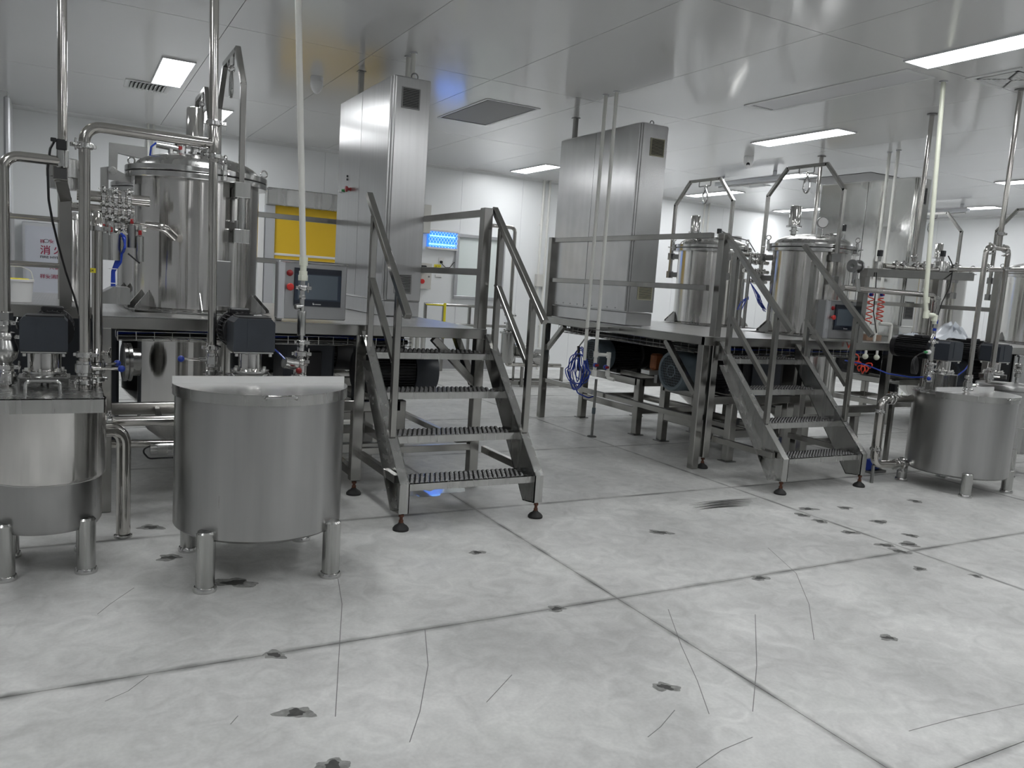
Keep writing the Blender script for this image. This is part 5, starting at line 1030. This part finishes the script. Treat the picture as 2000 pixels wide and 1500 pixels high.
t = thing('kettle_manifold', 'steel valve manifold with blue hoses between the two right kettles', 'manifold', (6.3, 6.7, 1.3)); ym = 6.6
for (qy, xa_, xb_) in ((497, 1450, 1480), (510, 1455, 1500), (528, 1452, 1500), (548, 1456, 1496)):
    a = py(xa_, qy, ym); b_ = py(xb_, qy, ym); pipe(t, [(a.x, ym, a.z), (b_.x, ym, a.z)], .022)
    for xx in (1464, 1476, 1488): c = py(xx, qy, ym); clamp(t, (c.x, ym, a.z), (1, 0, 0), .022, (0, -1, .5))
for (xx, y0_, y1_, r) in ((1444, 515, 545, .028), (1466, 500, 640, .018), (1452, 545, 645, .016)): a, b_ = py(xx, y0_, ym-.05), py(xx, y1_, ym-.05); MB().cyl((a.x, ym-.05, max(a.z, PZ+.02)), (a.x, ym-.05, max(b_.z, PZ+.003)), r, n=16).build('stand_pipe' if y1_ > 600 else 'actuator', 'steel_satin', t)
for k in range(7):
    a = py(1466+k*1.2, 552+k*2, ym-.06); MB().tube([a, py(1474+(k*5)%11, 572+(k*3)%7, ym-.08), py(1481+(k*3)%9, 592-k, ym-.1), py(1488+(k*4)%9, 601+(k*7)%10, ym-.1)], .0045, 8, .05).build('air_hose', 'blue_hose', t)
for k in range(3): MB().tube([py(1440+k*4, 605, ym-.05), py(1448+k*4, 588, ym-.06), py(1462, 580+k*2, ym-.06)], .006, 8, .05).build('air_hose', 'blue_hose', t)
# ================================================================== FAR RIGHT
cab3 = cabinet(8.96, 9.22, 6.38, 7.80, 3.12, 'crumpled reflective stainless cabinet behind the gauge kettle', 'steel_foil', 'grey_vent', [7.05], [(9.02, 9.15, 2.80, 3.0), (9.0, 9.17, 1.40, 1.62)])
platform('third work platform at the right edge under the plastic sheeting', 8.92, 11.75, 5.2, 7.95,
    [(8.95, 5.24, 2.03, False), (8.95, 7.9, 2.03, False), (10.4, 5.24, 1.10, False), (11.7, 5.24, 1.10, False), (11.7, 7.9, 1.10, False)],
    [((8.95, 5.24, 1.575), (8.95, 7.9, 1.575))],
    [(8.92, 11.75, 5.2, 5.58), (8.92, 10.72, 5.58, 7.95), (11.68, 11.75, 5.58, 7.95), (10.72, 11.68, 6.5, 7.05)], [],
    [((8.92, 5.215, 1.13), (11.75, 5.215, 1.13), .074), ((8.94, 5.2, 1.13), (8.94, 7.92, 1.13), .074), ((8.92, 7.92, 1.13), (11.75, 7.92, 1.13), .07), ((11.73, 5.2, 1.13), (11.73, 7.92, 1.13), .07)])
t = thing('panel_skirt', 'checker plate skirt panel under the front of the third platform', 'panel', (10.5, 5.17, .7)); MB().box(9.35, 11.7, 5.165, 5.175, .45, 1.08).build('sheet', 'checker_plate', t)
for x in (9.5, 11.5): MB().box(x-.02, x+.02, 5.175, 5.19, 0, 1.09).build('hanger', 'steel_frame', t)
big_motor(9.08, 5.78, .80, .18, .7, -1, 'dark drive motor under the third platform', 'motor_paint')
big_motor(9.08, 7.2, .80, .17, .7, -1, 'rear dark drive motor under the third platform', 'motor_black')
machine_base('steel base frame under the front motor of the third platform', 9.45, 10.2, 5.45, 6.3, .604); machine_base('steel base frame under the rear motor of the third platform', 9.45, 10.2, 6.75, 7.7, .604)
t = thing('dark_casing', 'black casing under the middle of the third platform', 'casing', (10.3, 6.5, .3)); MB().box(9.9, 10.65, 5.9, 7.6, .62, 1.06, .03).build('case', 'motor_black', t); MB().box(10.0, 10.55, 5.88, 5.9, .68, 1.0, .01).build('cover', 'motor_paint', t)
t = thing('base_column', 'steel support column of the black casing under the third platform', 'column', (10.3, 6.6, 0)); MB().box(10.26, 10.34, 6.56, 6.64, 0, .62, .005).build('column', 'steel_frame', t)
t, _ = kettle(11.22, 6.05, 'kettle with dark round manway at the right edge', 1)
c = py(2010, 480, 5.72); MB().lathe((10.96, 5.72, 1.88), [(0, .02), (.16, .02), (.18, .0), (.19, -.01), (.19, -.06), (.17, -.07)], axis=(-.75, -.66, 0), n=40).build('manway', 'steel_dark', t)
t, _ = kettle(11.25, 7.50, 'distant kettle standing behind the steel beam at the right', 1); capsule_motor(t, py(1832, 503, 7.4), .055, .20)
hoop(11.0, 7.55, 'lifting arch over the distant kettle at the right', half=.5, sh=2.66, top=2.93, tank=(11.25, 7.5, .405)); hoop(11.0, 6.05, 'lifting arch cut off by the right edge of the view', half=.5, sh=2.66, top=2.93, tank=(11.22, 6.05, .405))
# steel beam with filters and pipes
t = thing('pipe_beam', 'square steel beam with an open end carrying filter pots and a pipe', 'beam', (7.5, 5.12, 1.9)); yb = 5.12
a0, a1 = py(1687, 533, yb), py(1896, 540, yb); zb_ = (a0.z+a1.z)/2
MB().beam((a0.x, yb, zb_-.03), (a1.x, yb, zb_+.03), .08, .08, ch=.004).build('beam', 'steel_frame', t); MB().obox((a1.x+.0005, yb, zb_+.03), (.0008, 0, 0), (0, .034, 0), (0, 0, .034)).build('hollow', 'dark_gap', t)
MB().beam((a0.x+.10, yb+.06, PZ), (a0.x+.10, yb+.06, zb_), .07, .07, up=(0, 1, 0)).build('post', 'steel_frame', t); MB().beam((a1.x-.45, yb+.06, 0), (a1.x-.45, yb+.06, zb_), .07, .07, up=(0, 1, 0)).build('post', 'steel_frame', t)
for (xx, y0_, y1_, r) in ((1840, 511, 531, .075), (1717, 511, 531, .04)):
    a, b_ = py(xx, y0_, yb), py(xx, y1_, yb); MB().lathe((a.x, yb, b_.z), [(0, 0), (r, 0), (r, a.z-b_.z-.01), (r*.95, a.z-b_.z), (0, a.z-b_.z)], n=32).build('filter_pot', 'steel_satin', t)
    MB().cyl((a.x, yb, a.z), (a.x, yb, a.z+.06), .016, n=12).build('sensor', 'steel_bright', t); MB().box(a.x-.02, a.x+.02, yb-.02, yb+.02, a.z+.05, a.z+.11, .004).build('sensor_plug', 'plastic_black', t)
p_ = py(1725, 519, yb-.0); q_ = py(1995, 527, yb); pipe(t, [(p_.x, yb-.01, p_.z), (p_.x+.7, yb-.01, p_.z+.01), (q_.x, yb-.01, q_.z)], .024)
for xx in (1745, 1760, 1785, 1800, 1862, 1925): c = py(xx, 520, yb); clamp(t, (c.x, yb-.01, p_.z+(c.x-p_.x)*(q_.z-p_.z)/(q_.x-p_.x)), (1, 0, 0), .025, (0, -.5, 1))
MB().tube([py(1852, 500, yb), py(1862, 520, yb), py(1855, 560, 5.0), py(1840, 590, 4.95), py(1830, 622, 4.9)], .006, 8, .06).build('cable', 'cable_black', t)
MB().tube([py(1712, 532, yb-.05), py(1710, 570, yb-.06), py(1706, 610, yb-.05), py(1712, 650, yb)], .005, 8, .06).build('cable', 'cable_black', t)
g2 = pz(1821, 222, ZC); t = thing('beam_riser', 'steel riser pipe from the beam pipework to the ceiling before the crumpled cabinet', 'pipe', g2); pipe(t, [(g2.x, g2.y, py(1788, 512, g2.y).z), (g2.x, g2.y, ZC)], .0215); clamp(t, (g2.x, g2.y, py(1788, 503, g2.y).z), (0, 0, 1), .0225, (-1, -.4, 0)); MB().lathe((g2.x, g2.y, ZC-.012), [(.02, 0), (.045, 0), (.045, .012)], n=24).build('rosette', 'steel_dark', t)
g6 = pz(1605, 305, ZC); t = thing('ceiling_drop', 'steel drop pipe behind the large lifting arch', 'pipe', g6); pipe(t, [(g6.x, g6.y, 1.9), (g6.x, g6.y, ZC)], .025); MB().lathe((g6.x, g6.y, ZC-.012), [(.025, 0), (.05, 0), (.05, .012)], n=24).build('rosette', 'steel_dark', t); pipe(t, [(g6.x, g6.y, 1.92), (g6.x-.3, g6.y, 1.9)], .025)
for (qx, qy, lb, r) in ((1738, 297, 'white pipe, left of the pair before the crumpled cabinet', .018), (1755, 293, 'white pipe, right of the pair before the crumpled cabinet', .018)):
    g3 = pz(qx, qy, ZC); t = thing('white_drop_pipe', lb, 'pipe', (g3.x, g3.y, 1.2)); MB().cyl((g3.x, g3.y, PZ), (g3.x, g3.y, ZC), r, n=16).build('pipe', 'pvc_white', t); MB().lathe((g3.x, g3.y, ZC-.01), [(r, 0), (r*1.8, 0), (r*1.8, .01)], n=18).build('rosette', 'aluminium', t)
# return pipe below the beam
t = thing('return_pipe', 'horizontal steel return pipe with elbow behind the white pipe drop', 'pipe', (7.0, 5.0, 1.7)); yr = 4.98; a, b_ = py(1646, 562, yr), py(1829, 566, yr); c = py(1829, 655, yr)
pipe(t, [(a.x, yr, a.z), (b_.x, yr, a.z), (b_.x, yr, c.z)], .027, .08); clamp(t, (b_.x, yr, py(1829, 583, yr).z), (0, 0, 1), .027, (1, -.4, 0)); MB().cyl((py(1672, 545, yr).x, yr, py(1672, 545, yr).z), (py(1672, 569, yr).x, yr-.01, py(1672, 569, yr).z), .032, n=20).build('actuator', 'steel_satin', t)
q = py(1671, 520, yr+.05); mb = MB(); mb.lathe(q, [(.02, -.05), (.06, -.05), (.06, -.03), (.045, -.028), (.045, .03), (.06, .032), (.06, .05), (.02, .05)], axis=(1, 0, 0), n=24); mb.cyl(q, q+V((0, 0, -.16)), .022, n=14); mb.build('valve_block', 'steel_dark', t)
MB().cyl((b_.x, yr, .02), (b_.x, yr, c.z), .02, n=14).build('stand', 'steel_pipe', t)
# white drop pipe with steel valve train on the right vat
KC = (6.80, 4.13)
drum(*KC, 'satin steel vat with a half lid beside the right stair', (1, 0, 0), dz=-.085)
gear_motor(6.80, 4.36, .925, 0, 'dark finned gear motor on the right vat', mlen=.40, drop=.097)
yv = 4.30; t = thing('ivory_drop_pipe', 'ivory plastic drop pipe with stepped elbow above the right vat', 'pipe', (6.4, yv, .92))
tp2 = py(1843, 158, yv); e0 = py(1808, 580, yv); e1 = py(1809, 614, yv); e2 = py(1826, 616, yv); e3 = py(1826, 628, yv)
dr = (tp2-e0)/(tp2.z-e0.z); tp2 = e0+dr*(ZC-e0.z)
pipe(t, [tp2, e0, e1, e2, e3+V((0, 0, -.02))], .0185, .03, 'pvc_ivory'); MB().lathe(tp2+V((0, 0, -.01)), [(.018, 0), (.034, 0), (.034, .01)], n=18).build('rosette', 'aluminium', t)
MB().lathe(py(1809, 592, yv), [(.02, 0), (.025, .003), (.025, .05), (.02, .053)], n=20).build('coupling', 'pvc_ivory', t); MB().lathe(e1+V((0, 0, -.01)), [(.018, -.025), (.025, -.02), (.025, .04), (.02, .045)], n=20).build('elbow', 'pvc_ivory', t); MB().lathe(e2+V((0, 0, -.03)), [(.02, -.02), (.025, -.018), (.025, .03), (.02, .035)], n=20).build('elbow', 'pvc_ivory', t)
xs2 = e2.x+.02; V2 = lambda y: py(1822, y, yv).z
def seg2(y0_, y1_, r, m_, nm, n=20):
    a, b_ = V2(y0_), V2(y1_); MB().lathe((xs2, yv, b_), [(0, 0), (r, 0), (r, a-b_), (0, a-b_)], n=n).build(nm, m_, t)
seg2(624, 632, .021, 'blue_knob', 'collar'); seg2(632, 744, .012, 'steel_pipe', 'steel_tube'); seg2(632, 640, .019, 'steel_bright', 'nut', 6); seg2(641, 646, .015, 'blue_knob', 'collar'); seg2(657, 662, .015, 'blue_knob', 'collar'); clamp(t, (xs2, yv, V2(668)), (0, 0, 1), .018, (1, -.4, 0)); seg2(677, 704, .022, 'steel_satin', 'check_valve')
for yy in (711, 719): clamp(t, (xs2, yv, V2(yy)), (0, 0, 1), .022, (-1 if yy > 715 else 1, -.4, 0))
butterfly(t, (xs2, yv, V2(738)), (0, 0, 1), .02, (-.8, -.6, 0), 'blue_knob', .02); a = V((xs2, yv, V2(653))); MB().cyl(a, a+V((-.05, -.02, -.04)), .012, n=12).build('check_branch', 'steel_satin', t); clamp(t, (xs2, yv, V2(728)), (0, 0, 1), .020, (1, -.3, 0))
# steel riser pair at the right edge
cR = pz(1994, 174, ZC); yR = cR.y; t = thing('twin_leg_riser', 'steel riser splitting into two legs above the right vat', 'pipe', (cR.x, yR, .95))
zT = py(1945, 484, yR).z; xl_ = py(1922, 520, yR).x; xr_ = py(1966, 520, yR).x
pipe(t, [(cR.x, yR, zT), (cR.x, yR, ZC)], .0205); pipe(t, [(xl_, yR+.0, .845), (xl_, yR, zT), (xr_, yR, zT), (xr_, yR, 1.02)], .0205, .05); clamp(t, (cR.x, yR, zT+.12), (0, 0, 1), .022, (1, -.4, 0)); clamp(t, (xl_+.07, yR, zT), (1, 0, 0), .022, (0, -.6, -1)); clamp(t, (xr_-.05, yR, zT), (1, 0, 0), .022, (0, -.6, -1)); clamp(t, (xr_, yR, zT-.16), (0, 0, 1), .022, (1, -.4, 0))
MB().lathe((cR.x, yR, ZC-.012), [(.02, 0), (.045, 0), (.045, .012)], n=24).build('rosette', 'steel_dark', t)
butterfly(t, (xl_, yR, .915), (0, 0, 1), .022, (1, -.3, 0), 'steel_bright', .02); clamp(t, (xl_, yR, .98), (0, 0, 1), .022, (-1, -.3, 0)); clamp(t, (xl_, yR, .87), (0, 0, 1), .022, (1, -.3, 0)); butterfly(t, (xr_, yR+.02, .985), (0, 0, 1), .022, (.8, -.6, 0), 'rubber_black', .03); clamp(t, (xr_, yR+.01, 1.05), (0, 0, 1), .022, (-1, -.3, 0)); MB().cyl((xr_, yR+.02, .93), (xr_, yR+.02, 1.04), .0205, n=16).build('ferrule', 'steel_pipe', t)
# side pipe of the right vat
t = thing('level_pipe', 'thick steel side pipe with elbows and clamps left of the right vat', 'pipe', (6.2, 4.4, .2)); yl = 4.42
A = [py(1748, 779, yl), py(1722, 781, yl), py(1709, 886, yl), py(1750, 905, yl)]
pipe(t, [(KC[0]-.27, yl, A[0].z), (A[1].x, yl, A[0].z-.005), (A[1].x, yl, A[3].z+.01), (A[3].x, yl-.05, A[3].z), (A[3].x+.05, yl-.06, A[3].z)], .034, .07)
for z in (py(1716, 803, yl).z, py(1710, 877, yl).z): clamp(t, (A[1].x, yl, z), (0, 0, 1), .032, (-1, -.4, 0))
for dx_ in (.03, .075): clamp(t, (A[1].x+.07+dx_, yl, A[0].z), (1, 0, 0), .033, (0, -.6, 1))
clamp(t, (A[3].x-.04, yl-.03, A[3].z), (1, 0, 0), .032, (0, -.6, 1)); clamp(t, (A[3].x+.01, yl-.045, A[3].z), (1, 0, 0), .032, (0, -.6, -1)); MB().cyl((A[1].x, yl, 0), (A[1].x, yl, A[3].z), .015, n=12).build('stand', 'steel_dark', t)
# stepped vat behind at the right edge
cx, cy = 8.02, 4.42; t = thing('stepped_vat', 'stepped steel vat half hidden behind the right vat', 'vat', (cx, cy, 0))
MB().lathe((cx, cy, 0), [(0, .86), (.31, .86), (.315, .85), (.315, .82), (.29, .81), (.29, .50), (.285, .48), (.27, .475)], n=56).build('upper_shell', 'steel_drum', t); MB().lathe((cx, cy, 0), [(.268, .49), (.268, .24), (.25, .22), (0, .22)], n=56).build('lower_shell', 'steel_drum', t); MB().torus((cx, cy, .478), (0, 0, 1), .272, .008, 48, 6).build('weld_band', 'steel_bright', t)
for k in range(4):
    a = math.pi/4+k*math.pi/2; x, y = cx+.27*math.cos(a), cy+.27*math.sin(a); MB().lathe((x, y, 0), [(0, 0), (.055, 0), (.055, .012), (.042, .016), (.042, .27), (0, .275)], n=24).build('leg', 'steel_satin', t)
gear_motor(7.95, 4.58, .90, 0, 'dark gear motor behind the twin-leg riser', mlen=.40)
t = thing('edge_valve', 'small steel valve stack at the right edge behind the riser legs', 'valve', (8.05, 4.62, .86)); x = py(1992, 700, 4.5).x; MB().lathe((x, 4.5, .86), [(.02, 0), (.02, .06), (.034, .065), (.034, .10), (.02, .105), (.022, .15), (.04, .17), (.04, .19), (.02, .20), (.02, .26), (.035, .265), (.035, .28), (0, .285)], n=24).build('body', 'steel_bright', t); clamp(t, (x, 4.5, .99), (0, 0, 1), .03, (-1, -.3, 0))
# plastic sheeting on the third platform
def heap(cx, cy, rx, ry, h, label, sd):
    random.seed(sd); n, m = 40, 14; vs = [(cx, cy, PZ+h)]; fs = []; ph = [random.uniform(0, 6.28) for _ in range(8)]
    for j in range(1, m+1):
        f = j/m
        for i in range(n):
            a = 2*math.pi*i/n; rr = 1+.16*math.sin(3*a+ph[0])+.09*math.sin(7*a+ph[1]); z = h*(math.cos(f*math.pi/2)**1.3)*(1+.16*math.sin(2*a+ph[2]+f*3)+.13*math.sin(5*a+ph[3]-f*5)+.07*math.sin(9*a+ph[5]+f*7))+.02*math.sin(11*a+ph[4]+f*9)*(1-f)
            vs.append((cx+rx*f*rr*math.cos(a), cy+ry*f*rr*math.sin(a), PZ+.002+max(z, 0)))
    fs += [(0, 1+i, 1+(i+1) % n) for i in range(n)]
    for j in range(m-1):
        for i in range(n): fs.append((1+j*n+i, 1+(j+1)*n+i, 1+(j+1)*n+(i+1) % n, 1+j*n+(i+1) % n))
    mb = MB(); mb.add(vs, fs); o = mb.build('plastic_sheet', 'plastic_sheet', None, ang=25); off = V((cx, cy, PZ)); o.data.transform(Matrix.Translation(-off)); o.location = off; return tag(o, label, 'plastic sheet')
heap(9.22, 5.86, .22, .26, .19, 'crumpled heap of clear white plastic sheeting on the third platform', 3); heap(9.10, 6.28, .12, .24, .05, 'low flat fold of plastic sheeting beside the crumpled heap', 9)
# blue-lit table edge with red coiled hoses
t = thing('hose_stand', 'pair of white stand pipes with red coiled air hoses on the right platform', 'hose', (7.1, 5.35, PZ)); yh = 5.38
for (xx, y0_, y1_) in ((1697, 520, 660), (1719, 570, 660)): a, b_ = py(xx, y0_, yh), py(xx-4, y1_, yh); MB().cyl((a.x, yh, PZ+.002), (a.x, yh, a.z), .015, n=14).build('stand_pipe', 'pvc_white', t)
a, b_ = py(1718, 632, yh), py(1741, 636, yh); pipe(t, [(a.x, yh, a.z), (b_.x, yh, a.z), (b_.x, yh, PZ+.002)], .016, .025, 'pvc_white')
for j, (xx, y0_, y1_) in enumerate(((1702, 575, 632), (1722, 582, 628))):
    a, b_ = py(xx, y0_, yh-.05), py(xx, y1_, yh-.05); pts = []; turns = 5
    for i in range(turns*12+1):
        f = i/(turns*12); th = f*turns*2*math.pi; pts.append(V((a.x+.032*math.cos(th), yh-.05+.032*math.sin(th), a.z+(b_.z-a.z)*f)))
    MB().tube(pts, .006, 8).build('coil', 'red_hose', t)
    k = py(xx-2+j*1, 575, yh-.03); MB().lathe(k, [(0, .03), (.018, .028), (.02, .02), (.02, 0)], axis=(0, -1, 0), n=16).build('coupling', 'blue_knob', t); MB().sph(k+V((0, -.03, 0)), .009, 10, 6).build('button', 'red_bright', t)
a = py(1722, 572, yh); MB().box(a.x-.02, a.x+.03, yh-.02, yh+.02, a.z-.03, a.z+.05, .004).build('bracket', 'orange_brown', t)
t = thing('red_coil_hose', 'red coiled air hose hanging under the right platform edge', 'hose', (6.6, 5.15, .9)); pts = []; a, b_ = py(1668, 690, 5.12), py(1700, 712, 5.12)
for i in range(61): f = i/60; th = f*5*2*math.pi; pts.append(a+(b_-a)*f+V((.012*math.sin(2*th), .03*math.sin(th), -.035*math.cos(th)-.10*math.sin(f*3.14))))
MB().tube(pts, .006, 8).build('coil', 'red_hose', t); MB().tube([a+V((0, 0, .05)), a+V((0, .02, .14)), (a.x, 5.2, 1.10)], .006, 8).build('lead', 'red_hose', t)
for k in (0, 1):
    c = py(1690+k*22, 696+k*2, 5.16); o = thing('white_stopcock', 'small white plastic stopcock hanging under the right platform edge', 'stopcock', c, 'white stopcocks under the right platform'); MB().sph(c, .028, 14, 8).build('body', 'pvc_ivory', o); MB().cyl(c, (c.x, c.y, 1.095), .012, n=10).build('stem', 'pvc_white', o)
for (xx, yy, lb) in ((1700, 655, 'brown cardboard carton beside the red coiled hoses'), (1716, 657, 'smaller brown carton at the foot of the white stand pipes')): a = py(xx, yy, 5.5); o = tag(MB().box(a.x-.05, a.x+.05, 5.5, 5.58, PZ+.002, PZ+.062, .003).build('carton', 'cardboard', None), lb, 'carton'); 
# blue cable and black cable loop before the right machine
t = thing('blue_cable', 'thin blue hose sagging from the right platform to the right vat', 'hose', (6.8, 4.9, .8)); MB().tube([py(1650, 704, 5.1), py(1690, 712, 5.0), py(1735, 730, 4.8), py(1780, 737, 4.6), py(1815, 736, 4.45)], .006, 8, .1).build('hose', 'blue_hose', t); MB().tube([py(1868, 735, 4.3), py(1885, 722, 4.3), py(1895, 708, 4.35), (7.3, 4.4, 1.12)], .006, 8, .05).build('hose', 'blue_hose', t)
t = thing('cable_loop', 'coiled loop of black cable hanging in front of the finned gear motor', 'cable', (6.5, 4.25, 1.05)); c = py(1783, 715, 4.28)
for k in range(4): MB().torus(c+V((.004*k, -.006*k, .003*k)), (.4, -1, .05*k), .062+.004*k, .0045, 32, 6).build('loop', 'cable_black', t)
MB().tube([c+V((0, 0, .07)), py(1795, 692, 4.28), py(1805, 688, 4.28)], .005, 8).build('lead', 'cable_black', t); a = py(1806, 688, 4.28); MB().lathe(a, [(.006, -.01), (.009, 0), (.010, .03), (.018, .035), (.02, .06), (.012, .075), (0, .077)], axis=(1, 0, .05), n=16).build('probe', 'white_plastic', t); MB().lathe(a, [(.007, -.012), (.0115, -.005), (.0115, .028), (.008, .03)], axis=(1, 0, .05), n=14).build('probe_sleeve', 'green_plastic', t)
t = thing('blue_pump', 'small blue and brass pump lying on the floor beside the right stair', 'pump', (6.3, 4.65, 0)); c = pz(1705, 922); MB().lathe((c.x-.10, c.y, .075), [(0, 0), (.05, 0), (.055, .01), (.055, .15), (0, .155)], axis=(1, .1, 0), n=24).build('motor', 'blue_knob', t); MB().lathe((c.x+.06, c.y+.015, .065), [(0, 0), (.04, 0), (.04, .06), (0, .065)], axis=(1, .1, 0), n=20).build('pump_head', 'steel_dark', t); MB().box(c.x-.10, c.x+.12, c.y-.05, c.y+.06, 0, .022, .003).build('base', 'steel_dark', t)
t = thing('regulator_panel', 'small steel plate with a black air regulator left of the right vat', 'regulator', (6.9, 5.0, .6)); a = py(1745, 755, 4.95); MB().box(a.x-.06, a.x+.10, 4.96, 4.975, a.z-.14, a.z+.05, .003).build('plate', 'steel_satin', t); MB().box(a.x-.04, a.x+.0, 4.90, 4.96, a.z-.05, a.z+.03, .006).build('regulator', 'plastic_black', t); MB().cyl((a.x-.02, 4.93, a.z-.12), (a.x-.02, 4.93, a.z-.05), .018, n=14).build('bowl', 'orange_brown', t); MB().beam((a.x+.04, 4.97, 0), (a.x+.04, 4.97, a.z-.13), .04, .04, up=(0, 1, 0)).build('stand', 'steel_frame', t); MB().torus((a.x+.08, 4.94, a.z-.05), (0, 1, 0), .05, .005, 20, 6, 0, 4.2).build('hose', 'pvc_ivory', t)
